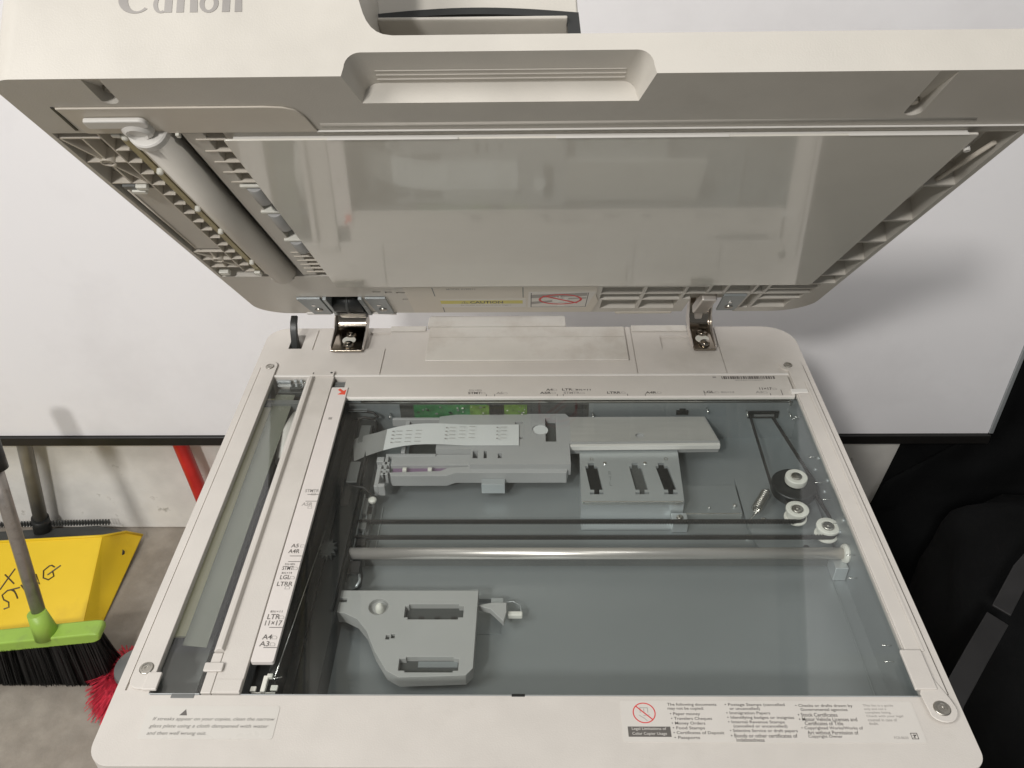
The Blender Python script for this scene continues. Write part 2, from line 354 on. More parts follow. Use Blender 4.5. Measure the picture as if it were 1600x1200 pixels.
finish('barcode', bm, 'ink', plate); text('623467C06201', (390, 24.4, 0.42), 28, 2.2, 'inklight', plate)
flat('print_square', [rect(368, 371.5, 29.5, 32)], 0.42, 'inklight', plate)
# divider between narrow and wide glass
div = box('glass_divider', -37, -17.2, -333.5, 36.5, -3, 1.0, 'plastic', cop, bev=0.6)
prism('divider_ridge', [(-44.5, -5), (-36.8, -5), (-36.8, 1.2), (-38, 4.6), (-41, 4.8), (-44.5, 1.0)], -300, 30, 'plastic', div, axis='y', bev=0.6)
box('divider_foot', -44.5, -37.3, -333.5, -301, -5, 1.0, 'plastic', div, bev=0.6)
prism('divider_tab', rr(-47, -33.5, -317.5, -310.5, 1, 4), 1.2, 3.4, 'plastic', div, bev=0.7)
box('divider_step', -36.5, -17.5, -333.3, -323, 1.05, 1.8, 'plastic', div, bev=0.3)
box('divider_head', -40, -17.5, 33, 41.5, 1.05, 2.6, 'plastic', div, bev=0.6)
flat('divider_holes', [rect(-39.5, -38.4, 36, 38.6), circ(-20.5, 38.2, 1.3, 12)], 2.62, 'black', div)
# size strip beside the glass
stk = prism('size_strip', rr(-16, 0.4, -309, 14.5, (1.6, 1.6, 0.3, 0.3), 4), -2, 1.6, 'sticker', cop, bev=0.25)
Z1 = 1.63
bm = bmesh.new(); prism_bm(bm, [(-0.8, 2.3), (-0.8, 10.6), (-3.0, 8.3), (-7.2, 12.3), (-9.3, 10.3), (-5.1, 6.3), (-8.4, 2.6)], Z1, Z1 + 0.1); finish('red_arrow', bm, 'redo', stk)
flat('strip_square', [rect(-10.4, -7, -37, -33.6)], Z1, 'inklight', stk)
for y in (139.7, 148, 210, 215.9, 279.4, 297): flat('strip_tick', [rect(-9.5, 0.2, -y - 0.28, -y + 0.28)], Z1, 'ink', stk)
def sk(s, x, y, w, h, m='ink'): return text(s, (x, y, Z1), w, h, m, stk)
sk('STMTR', -12.4, -137.0, 12, 3.8, 'inklight'); sk('A5R', -11.8, -153.6, 9, 4, 'inklight'); sk('A5', -10.6, -201, 6, 4); sk('A4R', -11.6, -207, 9, 4.2)
sk('5½×8½', -11.4, -219.6, 8, 2); sk('STMT', -12.6, -224.6, 8.6, 4); sk('8½×14', -12, -228.6, 8, 2); sk('LGL', -12.2, -234, 8, 4.4); sk('LTRR', -13, -240.6, 12, 4.2)
sk('8½×11', -12, -266, 9, 2); sk('LTR', -13, -272, 9.4, 4.6); sk('11×17', -13.4, -277.8, 12.4, 4.6); sk('A4', -12.4, -290, 7, 4.4); sk('A3', -13, -296, 7, 4.4)
for x, y in ((-3, -201), (-4, -224.6), (-4.4, -234), (-4, -272), (-5.2, -290), (-5.2, -296), (-6, -244), (-6, -141), (-6, -157)): page_icon(x, y + 0.4, stk, Z1, 3.4, 2.6)
# slot behind the strip
boxes('roller_slot', [(-16.5, -4.6, 15.4, 31, -6, -4), (-15, -5, 17, 18.5, -3.8, -2.6), (-15, -5, 22, 23.5, -3.8, -2.6), (-15, -5, 27, 28, -3.8, -2.6)], 'midgrey', cop)
# glass
box('platen_glass', -2, 445.5, -333.2, -0.6, -5.2, -1.2, 'glass', cop, bev=0.5)
box('narrow_glass', -79.6, -45, -333.2, 33, -5.4, -2.2, 'glass', cop, bev=0.5)
boxes('glass_seat', [(-79.9, -45, -334.3, -333.4, -8, 0.3), (-16.8, 445.7, -334.3, -333.4, -8, -0.4)], 'galvl', cop)
box('seat_clip', 169, 178, -335.2, -333.0, -4, 0.3, 'black', cop, bev=0.3); box('seat_clip', -64, -48, -337, -333.6, -3, 0.4, 'midgrey', cop, bev=0.3)
# labels on the front edge of the deck
lab = prism('clean_decal', rr(-76, 13, -367.5, -343, 2, 4), 0.05, 0.3, 'decal', cop)
flat('decal_triangle', [[(-53.5, -350.2), (-48.3, -350.2), (-50.2, -345.6)]], 0.32, 'ink', lab)
for s, y, x, w in (('If streaks appear on your copies, clean the narrow', -354.8, -70.5, 83), ('glass plate using a cloth dampened with water', -360, -71, 80.5), ('and then well wrung out.', -365.2, -71, 40)):
    text(s, (x, y, 0.32), w * 0.98, 3.3, 'inkmid', lab, shear=0.25, bold=0.0)
leg = prism('legal_label', rr(242, 437, -368.3, -338, 1.5, 4), 0.05, 0.35, 'label', cop)
LZ = 0.37
bm = bmesh.new(); prism_bm(bm, circ(257.5, -347.3, 7.6, 36), LZ, LZ + .1, [circ(257.5, -347.3, 6.9, 36)]); strokes(bm, [((252.4, -342.4), (262.6, -352.2))], 0.75, LZ + .02, .1); finish('prohibition_sign', bm, 'red', leg)
bm = bmesh.new(); strokes(bm, [((255, -343.5), (260, -343.5)), ((255, -343.5), (255, -347)), ((260, -343.5), (260, -347)), ((257.5, -344.2), (257.5, -346.6)), ((254, -349), (257, -351)), ((257, -349.2), (261, -348.8)), ((257, -351), (259, -353))], 0.4, LZ - .01, .05); finish('banknote_sign', bm, 'inklight', leg)
flat('title_box', [rect(245.6, 273.5, -364.6, -357.3)], LZ - .01, 'ink', leg)
text('Legal Limitations of', (248.2, -360.4, LZ + .06), 22.5, 2.6, 'label', leg, bold=0.006); text('Color Copier Usage', (248.2, -363.9, LZ + .06), 22.5, 2.6, 'label', leg, bold=0.006)
def lg(s, x, y, w, m='ink'): text(s, (x, y, LZ), w, 2.75, m, leg, bold=0.008)
rows1 = [('The following documents', 273.5, 0, 33), ('may not be copied:', 273.5, 1, 24), ('• Paper money', 274.5, 2.35, 20), ('• Travelers Cheques', 274.8, 3.5, 27), ('• Money Orders', 274.8, 4.65, 22), ('• Food Stamps', 275, 5.8, 21), ('• Certificates of Deposit', 275, 6.95, 33), ('• Passports', 275.2, 8.1, 16.5)]
rows2 = [('• Postage Stamps (cancelled', 312, 0, 40), ('or uncancelled)', 314.8, 1, 20), ('• Immigration Papers', 312, 2.1, 29), ('• Identifying badges or insignias', 312, 3.2, 44), ('• Internal Revenue Stamps', 312, 4.3, 37), ('(cancelled or uncancelled)', 315, 5.3, 35), ('• Selective Service or draft papers', 312, 6.4, 44), ('• Bonds or other certificates of', 312, 7.5, 43), ('indebtedness', 315, 8.5, 18)]
rows3 = [('• Checks or drafts drawn by', 359, 0.2, 38), ('Governmental agencies', 361.8, 1.2, 31), ('• Stock Certificates', 359, 2.4, 26), ('• Motor Vehicle Licenses and', 359, 3.5, 38), ('Certificates of Title', 362, 4.5, 25), ('• Copyrighted Works/Works of', 359, 5.7, 40), ('Art without Permission of', 362, 6.7, 33), ('Copyright Owner', 362, 7.7, 22)]
for R3 in (rows1, rows2, rows3):
    for s, x, r, w in R3: lg(s, x, -342.6 - r * 2.98, w)
for i, (s, w) in enumerate((('This list is a guide', 20), ('only and not a', 14.5), ('complete listing.', 17), ('Check with your legal', 24), ('counsel in case of', 19), ('doubt.', 6))): text(s, (404, -342.6 - i * 2.6, LZ), w, 2.1, 'inklight', leg, bold=0.004)
text('FC0-8650', (417, -365.6, LZ), 9, 1.8, 'inklight', leg, bold=0.004)
bm = bmesh.new(); strokes(bm, [((428.5, -361.4), (432.5, -361.4)), ((432.5, -361.4), (432.5, -365.4)), ((432.5, -365.4), (428.5, -365.4)), ((428.5, -365.4), (428.5, -361.4)), ((429.5, -363), (431.5, -363)), ((430.5, -362), (430.5, -364.8)), ((429.6, -364.6), (431.8, -362.4))], .45, LZ, .08); finish('recycle_mark', bm, 'ink', leg)
# rear access door and hinge recess trims
door = prism('rear_door', rr(73.5, 286.5, 61, 124.5, 1.0, 2), 0.05, 1.8, 'deckback', cop, bev=0.6)
prism('door_flap', rr(70.5, 223, 125, 146, (1, 1, 4, 4), 4), -1.5, 3.0, 'deckback', door, bev=0.9)
prism('door_step', rr(75, 285, 104, 106, 0.9, 3), 1.85, 2.2, 'deckback', door, bev=0.2)
box('rear_cover', 30, 69, 118, 127.5, 0.1, 1.6, 'deckback', cop, bev=0.5)
box('rear_cover', 294.6, 355, 116, 127, 0.1, 1.6, 'deckback', cop, bev=0.5)
# black sensor lever
bm = bmesh.new(); prism_bm(bm, [(88, -14), (104, -16), (102, 0), (103, 10), (107, 18), (114, 23), (112, 26), (104, 22.5), (98, 15), (95, 6), (92, 0)], -74.5, -67.5, axis='x')
finish('sensor_lever', bm, 'black', cop, bev=0.8)
# ---------------------------------------------------------------- scan bed interior
pan = boxes('bed_pan', [(-95, 452, -333.8, 5, -60, -58), (-79.5, 452, 4.6, 6.4, -58, -9), (451.5, 453.5, -333.8, 4.4, -58, -6), (-79.8, 451, -336, -334.7, -57.5, -8.5), (-95, -94.2, -333, 4.5, -58, -9)], 'galv', cop)
cut(deck, (lambda b: (box_bm(b, 440, 456, -337, 8, -65, -4.6), box_bm(b, -82, 456, 4, 9, -65, -4.6), b)[2])(bmesh.new()), bev=0.9)
boxes('rear_lip', [(14, 441, 1.6, 4.4, -8.4, -7.6), (440, 441.5, -1, 4.4, -12, -7.6)], 'brightscrew', pan)
boxes('lip_painted_shade', [(-16, 445, 4.5, 34, -12, -10.5)], 'darkgrey', pan)  # dark grey sheet stands in for the shade under the rear frame
# window in the rear wall with circuit board
boxes('wall_window', [(52, 242, 4.1, 4.5, -34, -12)], 'darkgrey', pan)
pcb = box('circuit_board', 66, 140, 3.2, 4.0, -40, -12.6, 'pcb', pan)
box('circuit_board', 122.5, 142, 3.0, 3.15, -40, -13, 'pcb2', pan); box('circuit_board', 157, 180, 3.2, 4.0, -40, -13, 'pcb2', pan)
for i in range(26):
    x = rnd.uniform(68, 178); z = rnd.uniform(-26, -15)
    if 142 < x < 157: continue
    w = rnd.uniform(.8, 3); box('board_component', x, x + w, 2.2, 3.0, z, z + rnd.uniform(.5, 1.6), rnd.choice(('brightscrew', 'black', 'midgrey', 'nylon')), pcb)
boxes('ribbon_connector', [(142.5 + 1.6 * i, 143.4 + 1.6 * i, 2.6, 3.6, -30, -13) for i in range(9)], 'rubber', pcb)
boxes('wall_notch', [(52, 68, 3.4, 4.4, -17, -13), (228, 240, 3.2, 4.4, -18, -13), (330, 342, 3.2, 4.4, -26, -21), (333, 339, 3.2, 4.4, -21, -19)], 'black', pan)
wh = box('belt_window', 402, 433, 3.0, 4.4, -31, -22, 'black', pan, bev=0.3); box('belt_roller', 408, 428, 1.8, 2.9, -27.5, -25.5, 'midgrey', wh)
def wall_pin(x, z, m='brightscrew'): 
    return tube('wall_pin', [(x, 4.5, z), (x, -1.5, z + 0.5), (x + .4, -3, z - 2)], 0.8, m, pan, 8)
for x, z in ((26, -27), (42, -24), (360, -18), (400, -22), (443, -24), (246, -24)): wall_pin(x, z)
for y, z in ((-8, -20), (-4, -26), (-66, -22), (-92, -30), (-116, -28), (-140, -34), (-186, -24), (-200, -36), (-275, -24), (-285, -30)):
    tube('wall_pin', [(451.6, y, z), (444, y, z)], 0.45, 'brightscrew', pan, 6)
for z in (-20, -34): 
    for y in (-70, -100, -150): cyl('pan_rivet', y, z, 1.6, 450.4, 451.6, 'galvl', pan, axis='x', n=14)
# slide rail
rod = tube('slide_rod', [(26, -173, -36), (455, -173, -36)], 5.0, 'steel', cop, 28)
lathe('rod_end', [(4.2, 0), (7.5, 0.4), (8.4, 3), (7, 6), (3, 9)], (-173, -36, 447), 'nylon', rod, 18, axis='x')
box('rod_bracket', 440, 451, -184, -164, -57.8, -42.5, 'galvl', rod, bev=0.6)
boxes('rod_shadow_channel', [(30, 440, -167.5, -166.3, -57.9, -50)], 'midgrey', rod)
# timing belts
def belt(name, pts, z0, z1, teeth_side=None, th=1.4):
    bm = bmesh.new(); d = Vector((pts[1][0] - pts[0][0], pts[1][1] - pts[0][1], 0))
    for a, b in zip(pts, pts[1:]):
        a3, b3 = Vector((*a, 0)), Vector((*b, 0)); t = (b3 - a3).normalized(); n = Vector((-t.y, t.x, 0)) * th / 2
        prism_bm(bm, [(p.x, p.y) for p in (a3 - n, b3 - n, b3 + n, a3 + n)], z0, z1)
    if teeth_side:
        a3, b3 = Vector((*pts[0], 0)), Vector((*pts[1], 0)); L = (b3 - a3).length; t = (b3 - a3).normalized(); n = Vector((-t.y, t.x, 0)) * teeth_side
        k = int(L / 2.4)
        for i in range(k):
            p = a3 + t * (2.4 * i + .6); q = p + t * 1.2
            prism_bm(bm, [(v.x, v.y) for v in (p + n * th * .45, q + n * th * .45, q + n * (th * .5 + 1.3), p + n * (th * .5 + 1.3))], z0 + .2, z1 - .2)
    return finish(name, bm, 'rubber', cop)
def arc(cx, cy, r, a0, a1, n=10): return [(cx + r * math.cos(math.radians(a0 + (a1 - a0) * i / n)), cy + r * math.sin(math.radians(a0 + (a1 - a0) * i / n))) for i in range(n + 1)]
belt('timing_belt', [(24, -131), (419, -131)] + arc(421.5, -122.5, 8, -95, 30), -42.5, -38.5, -1)
belt('timing_belt', [(24, -150.5), (440, -150.5)] + arc(443.5, -142.5, 8, -95, 40), -42.5, -38.5, 1)
def slant_belt(a, b, h=3.6, th=1.5):
    a, b = Vector(a), Vector(b); t = (b - a).normalized(); n = Vector((-t.y, t.x, 0)).normalized() * th / 2; k = Vector((0, 0, h)); bm = bmesh.new()
    lo = [V(bm, p) for p in (a - n, b - n, b + n, a + n)]; hi = [V(bm, p + k) for p in (a - n, b - n, b + n, a + n)]
    bm.faces.new(lo); bm.faces.new(hi[::-1])
    for i in range(4): bm.faces.new((lo[i], lo[(i + 1) % 4], hi[(i + 1) % 4], hi[i]))
    return finish('drive_belt', bm, 'rubber', cop)
slant_belt((405, 3.5, -31), (407.5, -84, -41)); slant_belt((427, 3.5, -31), (448, -80, -41)); slant_belt((416, -105, -43), (421, -114, -43)); slant_belt((446, -98, -43), (453, -138, -43))
def pulley(x, y, z, r=10.2, h=12):
    p = lathe('pulley', [(r, 0), (r, 1.5), (r - 2, 2), (r - 2, h - 3), (r, h - 2.5), (r, h - .4), (r - .8, h), (r * .58, h), (r * .55, h - 1), (1, h - 1)], (x, y, z), 'nylon', cop)
    lathe('pulley_cap', [(5.2, 0), (5.2, .8), (4.4, 1.5), (2, 1.7), (1.8, 2.2), (.3, 2.3)], (x, y, z + h - .9), 'screw', p, 20); return p
pulley(421.5, -122.5, -45); pulley(443.5, -142.5, -46)
big = lathe('drive_pulley', [(20, 0), (20, 2), (21, 2.4), (21, 9), (20.2, 10), (9, 10), (9, 8), (1, 8)], (428, -87, -46), 'black', cop, 40)
lathe('pulley_hub', [(9.8, 0), (10.2, 3), (10.2, 6), (9.6, 6.8), (6, 6.8), (5.6, 6), (.5, 6)], (430, -83, -37), 'nylon', big); lathe('pulley_cap', [(5, 0), (5, .8), (4, 1.6), (1.6, 1.8), (.3, 2.2)], (430, -83, -30.8), 'screw', big, 20)
# tension plate, bracket, spring, screws
prism('tension_plate', [(380, -60), (414, -50), (450, -60), (450, -160), (386, -160), (380, -124)], -57.9, -53.5, 'galv', cop, bev=0.5)
box('bracket_bar', 395, 452, -163.5, -160.5, -57.8, -47, 'brightscrew', cop, bev=0.3); cyl('bracket_hole', 426, -150, 2.6, -53.4, -53.0, 'black', cop, n=14)
bm = bmesh.new(); pts = []
for i in range(12 * 14):
    t = i / (12 * 14 - 1); a = t * 10 * 2 * math.pi; c0 = Vector((388, -113, -44)).lerp(Vector((401, -93, -42)), t); ax = Vector((13, 20, 2)).normalized(); s1 = ax.orthogonal().normalized(); s2 = ax.cross(s1)
    pts.append(c0 + (s1 * math.cos(a) + s2 * math.sin(a)) * 3.9)
pts = [Vector((382, -120, -50))] + pts + [Vector((405, -86, -44))]
tube('tension_spring', pts, 0.85, 'brass', cop, 6)
def dome_screw(x, y, z, r=3.2, m='brightscrew'): return lathe('screw', [(r, 0), (r, .8), (r * .8, 1.8), (r * .4, 2.3), (r * .12, 2.0)], (x, y, z), m, cop, 16)
dome_screw(395.5, -117, -53.4, 2.8); dome_screw(379, -134, -57.9, 3.2); dome_screw(385, -153, -57.9, 1.8); dome_screw(372, -101, -51.4, 2); dome_screw(326, -88, -51.4, 1.2); dome_screw(348, -104, -51.4, 1.2)
boxes('rail_plate', [(322, 378, -110, -72, -57.8, -51.6)], 'galv', cop, bev=0.5); box('rail_plate_edge', 322, 377, -111.2, -109.9, -57.8, -51, 'brightscrew', cop, bev=0.2)
boxes('pan_fold', [(20, 445, -319, -317.6, -57.9, -56.9), (440, 441.2, -300, -180, -57.9, -56.9)], 'galv', pan, bev=0.3)
# lamp driver box (metal)
mb = prism('steel_box', [(231, -36), (326, -36), (322, -113), (229, -113)], -57.8, -33, 'galvl', cop)
c = bmesh.new()
def slotcut(x0, y0, x1, y1, w):
    prism_bm(c, [(x0, y0), (x0 + w, y0), (x1 + w, y1), (x1, y1)], -36, -30)
    box_bm(c, x0 + w * .25, x0 + w * .75, y0 - .1, y0 + 4.6, -36, -30); box_bm(c, x1 + w * .3, x1 + w * .72, y1 - 4, y1 + .1, -36, -30); box_bm(c, x1 - .5, x1 + w + .5, y1 - 6, y1 - 3.5, -36, -30)
for a in (235, 276.5, 301.5): slotcut(a, -66, a + 3 * (1 if a < 300 else 1.4), -98, 11.5)
cut(mb, c)
for a in (235, 276.5, 301.5): box('slot_floor', a, a + 17, -109, -58, -35.9, -35.7, 'deepblack' if a != 276.5 else 'darkgrey', mb)
box('box_front_edge', 230, 321, -114.6, -113.2, -36, -32.4, 'brightscrew', mb, bev=0.3)
box('box_flange', 229, 315, -131 + 6, -113.3, -57.7, -55.5, 'galvl', mb, bev=0.4)
box('box_foot', 311, 325, -128, -114.8, -57.7, -46, 'galvl', mb, bev=0.6); dome_screw(318, -121, -46, 3.2, 'screw'); cyl('box_stud', 254, -62, 1.6, -32.9, -32.2, 'brightscrew', mb, n=12); cyl('box_stud', 292, -62, 1.6, -32.9, -32.2, 'brightscrew', mb, n=12)
text('Ω', (240, -57.5, -32.9), 3.5, 4, 'brightscrew', mb, lift=.05); text('Ω', (311, -57.5, -32.9), 3.5, 4, 'brightscrew', mb, lift=.05); text('R\nT\nL', (256, -93, -32.9), 3.2, 20, 'galv', mb, lift=.05)
# grey lens shield with flat cable
sh = prism('lens_shield', [(92, 0), (112, 4), (178, 4), (188, 9), (216, 8), (222, -1), (358, -1), (366, -40), (221, -42), (221, -72), (126, -72), (126, -50), (92, -50), (92, -46), (92, -15)], -38, -25, 'grey', cop)
c = bmesh.new(); box_bm(c, 198, 208.5, -39, -3, -33, -20); prism_bm(c, circ(193, -20, 8, 20), -27, -20); box_bm(c, 168, 176, -12, -8.5, -30, -20); box_bm(c, 168, 176, -35, -31.5, -28, -20)
prism_bm(c, circ(290, -31, 4.2, 24, 3.6), -26.2, -20); box_bm(c, 128, 133, -63, -52, -36, -20); box_bm(c, 138.5, 141.5, -63, -52, -36, -20); box_bm(c, 152, 156, -63, -56, -36, -20)
cut(sh, c, bev=0.5)
box('slot_insert', 198.5, 208, -38.5, -3.5, -33, -31, 'darkgrey', sh); cyl('cable_patch', 193, -20, 7.7, -26.9, -26.4, 'cable', sh)
prism('brushed_plate', [(222.5, -2.5), (357, -2.5), (364.5, -38.5), (222.5, -40)], -24.9, -24.2, 'greyb', sh, holes=[circ(290, -31, 4.4, 24, 3.8)], bev=0.15)
prism('shield_front_edge', [(221.5, -42.2), (366, -40.2), (366, -44), (221.5, -45.5)], -31, -25.6, 'white', sh, bev=0.4)
sl = prism('shield_front', [(50, -54), (92, -51), (125.6, -50.5), (125.6, -64), (152, -64), (220, -64), (217, -77), (112, -77), (104, -81), (52, -81), (50, -76), (98, -74), (106, -69), (124, -68), (124, -66), (50, -66)], -44, -31, 'grey', sh, bev=0.5)
box('lens_bar', 52, 104, -73.5, -66.3, -40, -35, 'mauve', sh); box('lens_clip', 62, 66, -74, -70, -35, -30, 'nylon', sh, bev=0.5); box('lens_clip', 86, 90, -74, -70, -35, -30, 'nylon', sh, bev=0.5); box('lens_clip', 128, 131, -70.5, -67, -31, -28, 'nylon', sh, bev=0.5)
box('shield_window', 137, 159, -85, -77.3, -50, -38, 'galvl', sh, bev=0.4)
fr = boxes('shield_frame', [(44, 92, -2, 1.5, -36, -27), (44, 92, -54, -50.5, -36, -30), (58, 62, -50, -2, -36, -29), (44, 47, -80, -54, -40, -30), (38, 42, -96, -66, -42, -30), (42, 49, -66.5, -62, -42, -30), (42, 49, -80, -77, -42, -30), (42, 48, -96, -92, -42, -30), (36, 43, -62, -55, -40, -30), (42, 50, -74, -72, -42, -30)], 'grey', sh, bev=0.5)
lathe('white_knob', [(3.4, 0), (4, 1), (4, 3), (2.4, 4.2)], (37, -104, -42), 'nylon', sh, 9)
boxes('shield_recess', [(63, 91.5, -49, -2.5, -44, -42)], 'darkgrey', sh)
# flat cable
bm = bmesh.new(); path = []
for i in range(17):
    t = i / 16; x = 12 + 160 * t; yc = -30 + (-43 + 30) * (1 - min(1, t / .55)) ** 2 * 1.25; z = -24.2 + 2.8 * math.sin(min(1, t * 1.5) * math.pi) - 7 * (1 - min(1, t / .4)) ** 2
    path.append(((x, yc - 15.6, z), (x - (6 if t < .1 else 0), yc + 15.6, z)))
ribbon_bm(bm, path[3:], 0, 0, .5); cab = finish('flat_cable', bm, 'cable', cop)
bm = bmesh.new(); ribbon_bm(bm, path[:4], 0, 0, .5); finish('cable_sleeve', bm, 'cabled', cab)
bm = bmesh.new()
for gx in (48, 100, 150):
    for k, dy in enumerate((-9.5, -4, 1.5, 7)):
        i = min(15, max(0, int((gx - 12) / 160 * 16))); yc = -30 - 16 * (1 - min(1, (gx - 12) / 160 / .55)) ** 2
        prism_bm(bm, rect(gx, gx + 1.8, yc + dy, yc + dy + 1.1), -20.9, -20.5)
        for q in range(3 if gx < 150 else 1): prism_bm(bm, rect(gx + 4 + q * 9.5, gx + 10 + q * 9.5, yc + dy + 1 + q * .5, yc + dy + 1.35 + q * .5), -20.9, -20.6)
pr = finish('cable_print', bm, 'inklight', cab)
# white board holder front-left
wb = prism('board_holder', [(22, -214), (140, -214), (139, -288), (134, -294), (84, -296), (74, -290), (63, -273), (54, -254), (45, -243), (34, -237), (24, -236)], -47, -35, 'holder', cop)
c = bmesh.new(); box_bm(c, 82, 129, -241, -230, -41, -30); box_bm(c, 85, 125, -243, -228, -41, -30); box_bm(c, 83, 128, -290, -279.5, -41, -30); box_bm(c, 88, 124, -291.5, -278, -41, -30); prism_bm(c, circ(60.5, -230.5, 8, 24), -39, -30)
box_bm(c, 22.5, 27, -226, -222.5, -38, -30); box_bm(c, 28, 34, -226, -222, -38, -30); box_bm(c, 70, 73, -262, -258, -38, -30); box_bm(c, 74, 77, -261, -257, -38, -30)
cut(wb, c, bev=0.6)
boxes('connector_well', [(82, 129, -243, -228, -40.9, -40.4), (83, 128, -291.5, -278, -40.9, -40.4), (22, 35, -227, -221, -37.9, -37.4), (69, 78, -262.5, -256.5, -37.9, -37.4)], 'darkgrey', wb)
box('blue_reflective_chip', 97, 127, -284, -279, -40.2, -39.4, 'galv', wb)
boxes('connector_pins', [(93 + i * 13, 97 + i * 13, -239, -237, -40.2, -39.2) for i in range(3)], 'rubber', wb)
lathe('ivory_post', [(3.6, 0), (3.6, 4), (2.8, 6.5), (1.5, 8)], (61.5, -231.5, -39), 'nylon', wb, 14)
prism('adjust_wing', [(139, -225), (150, -229), (161, -241), (163, -232), (163, -222), (152, -222)], -46, -40, 'holder', wb, bev=0.5); box('wing_bracket', 150, 160, -224, -212, -52, -46.5, 'galvl', wb, bev=0.5)
box('wing_clip', 163.5, 176, -231, -226.5, -50, -45, 'nylon', wb, bev=1); tube('wing_wire', [(160, -214, -50), (168, -213, -50), (174, -217, -50), (175, -226, -48)], .4, 'galvl', wb, 6)
boxes('pan_shadow_plate', [(24, 152, -208, -206.5, -57.9, -53), (128, 158, -240, -206.8, -57.9, -57.4)], 'galv', cop)
# carriage at the left end
car = box('carriage', 2, 28, -331, 2, -57.5, -30, 'black', cop, bev=0.8)
boxes('carriage_rail', [(-15.5, 1.5, -331, 12, -57.5, -12), (8, 10, -329, 0, -29.8, -27), (24, 26, -240, -10, -29.8, -27)], 'black', car)
boxes('carriage_detail', [(12, 22, -92, -64, -29.8, -28), (14, 26, -36, -10, -29.8, -27.5), (28.3, 38, -170, -95, -57.5, -46), (29, 36, -140, -128, -45.8, -40), (28, 34, -120, -100, -45.8, -41)], 'midgrey', car, bev=0.4)
boxes('carriage_frame', [(28.3, 29.3, -200, -96, -45.8, -40), (33, 34, -160, -96, -45.8, -44), (44, 44.6, -150, -96, -57.8, -56)], 'galvl', car)
boxes('carriage_slot', [(13, 19, -122, -104, -29.7, -29), (30, 37, -116, -108, -45.7, -45), (30, 38, -160, -152, -45.7, -40), (28.5, 38, -192, -180, -57, -38)], 'rubber', car)
tube('carriage_cable', [(2, 0, -16), (18, 0, -18), (26, -2, -18), (31, -6, -20), (26, -10, -20), (18, -9, -18), (12, -12, -18)], 1.4, 'rubber', car, 8)
tube('carriage_cable', [(16, -98, -27), (30, -101, -27), (38, -104, -34)], 1.1, 'rubber', car, 8)
boxes('carriage_wire', [(2, 20, -1, -0.4, -15, -14.4), (2, 20, -4, -3.4, -15, -14.4)], 'galvl', car)
g = []
for i in range(24): rr_ = 11 if i % 2 == 0 else 7; g.append((11 + rr_ * .75 * math.cos(i * math.pi / 12 + .1), -177 + rr_ * 1.1 * math.sin(i * math.pi / 12 + .1)))
prism('carriage_gear', g[::1], -29.7, -25, 'darkgrey', car, bev=0.4)
lathe('carriage_cap', [(10, 0), (10, 5), (8, 6), (2, 6)], (30, -200, -46), 'darkgrey', car, 24); tube('cap_edge', arc3 if False else [(38, -206, -40), (40, -200, -40), (38.5, -193, -40)], 1.2, 'galvl', car, 6)
boxes('front_fitting', [(-13, 4, -327, -326, -10, -9), (-14, -10, -326, -322, -10, -8), (0, 5, -325, -321, -10, -8), (-6.5, -3, -327, -314, -10, -7), (-4, 0, -316, -313, -9, -6)], 'nylon', car, bev=0.4)
tube('guide_wire', [(0.8, -314, -9), (9.5, -170, -12)], .35, 'brightscrew', car, 6); tube('guide_wire', [(-3, -316, -9), (6, -314, -9)], .5, 'brightscrew', car, 6)
# things under the narrow glass
boxes('reading_bed', [(-93.6, -17.5, -331, 4.4, -57, -40)], 'black', cop)
box('cream_strip', -92, -72.5, -277, 14, -14, -12, 'cream', cop, bev=0.2)
prism('grey_film', [(-74.5, -286), (-56, -288), (-56, 18), (-75.5, 19)], -11, -10.6, 'film', cop)
box('film_backing', -93, -60, -330, 10, -30, -28, 'midgrey', cop)
boxes('bed_wall', [(-93, -17, 0, 6, -39.5, -8)], 'midgrey', cop)
tube('guide_roller', [(-47, -8, -20), (-52, -36, -21), (-50, -70, -24)], [9, 11, 8], 'label', cop, 20)
boxes('bed_bracket', [(-74, -46, 20, 26, -14, -9), (-62, -50, 23, 31, -8.8, -6)], 'darkgrey', cop, bev=0.5); boxes('bracket_tab', [(-76, -62, 30, 32, -5, -1.4), (-58, -56, 30.5, 32.5, -5, -1.2), (-52, -50, 30.5, 32.5, -5, -1.2)], 'galvl', cop)
box('bed_stripe', -60, -46, -18, -17.3, -20, -19, 'galvl', cop)
# ---------------------------------------------------------------- hinges
def hinge(x0, x1, wide):
    s = 1
    bm = bmesh.new()
    prof = [(76, 2.2), (112, 2.4), (119, 4), (124, 9), (127, 18), (129, 44), (126.4, 44), (124.4, 19), (121.5, 11.4), (117.8, 6.6), (112, 4.6), (76, 4.4)]
    prism_bm(bm, prof, x0, x1, axis='x')
    h = finish('hinge_bracket', bm, 'chrome', cop, bev=0.5)
    for a, b in ((x0 - 1.4, x0 - .1), (x1 + .1, x1 + 1.4)):
        bm = bmesh.new(); prism_bm(bm, [(80, 2.2), (112, 2.4), (129.5, 8), (131, 44), (124, 46), (119, 20), (108, 10.5), (80, 6.5)], a, b, axis='x'); finish('hinge_flange', bm, 'steel', h, bev=0.4)
    xm = (x0 + x1) / 2
    for y in (105, 85.5):
        lathe('hinge_screw', [(5.6, 0), (5.6, 1.2), (4.6, 2.8), (2.6, 3.4), (.3, 3.5)], (xm + 1, y, 4.6), 'chrome', h, 22)
        bm = bmesh.new(); strokes(bm, [((xm - .8, y), (xm + 2.8, y)), ((xm + 1, y - 1.8), (xm + 1, y + 1.8))], .8, 8.12, .15); finish('screw_cross', bm, 'brightscrew', h)
    cyl('hinge_label', xm, 95, 7.2, 4.45, 4.9, 'nylon', h)
    return h
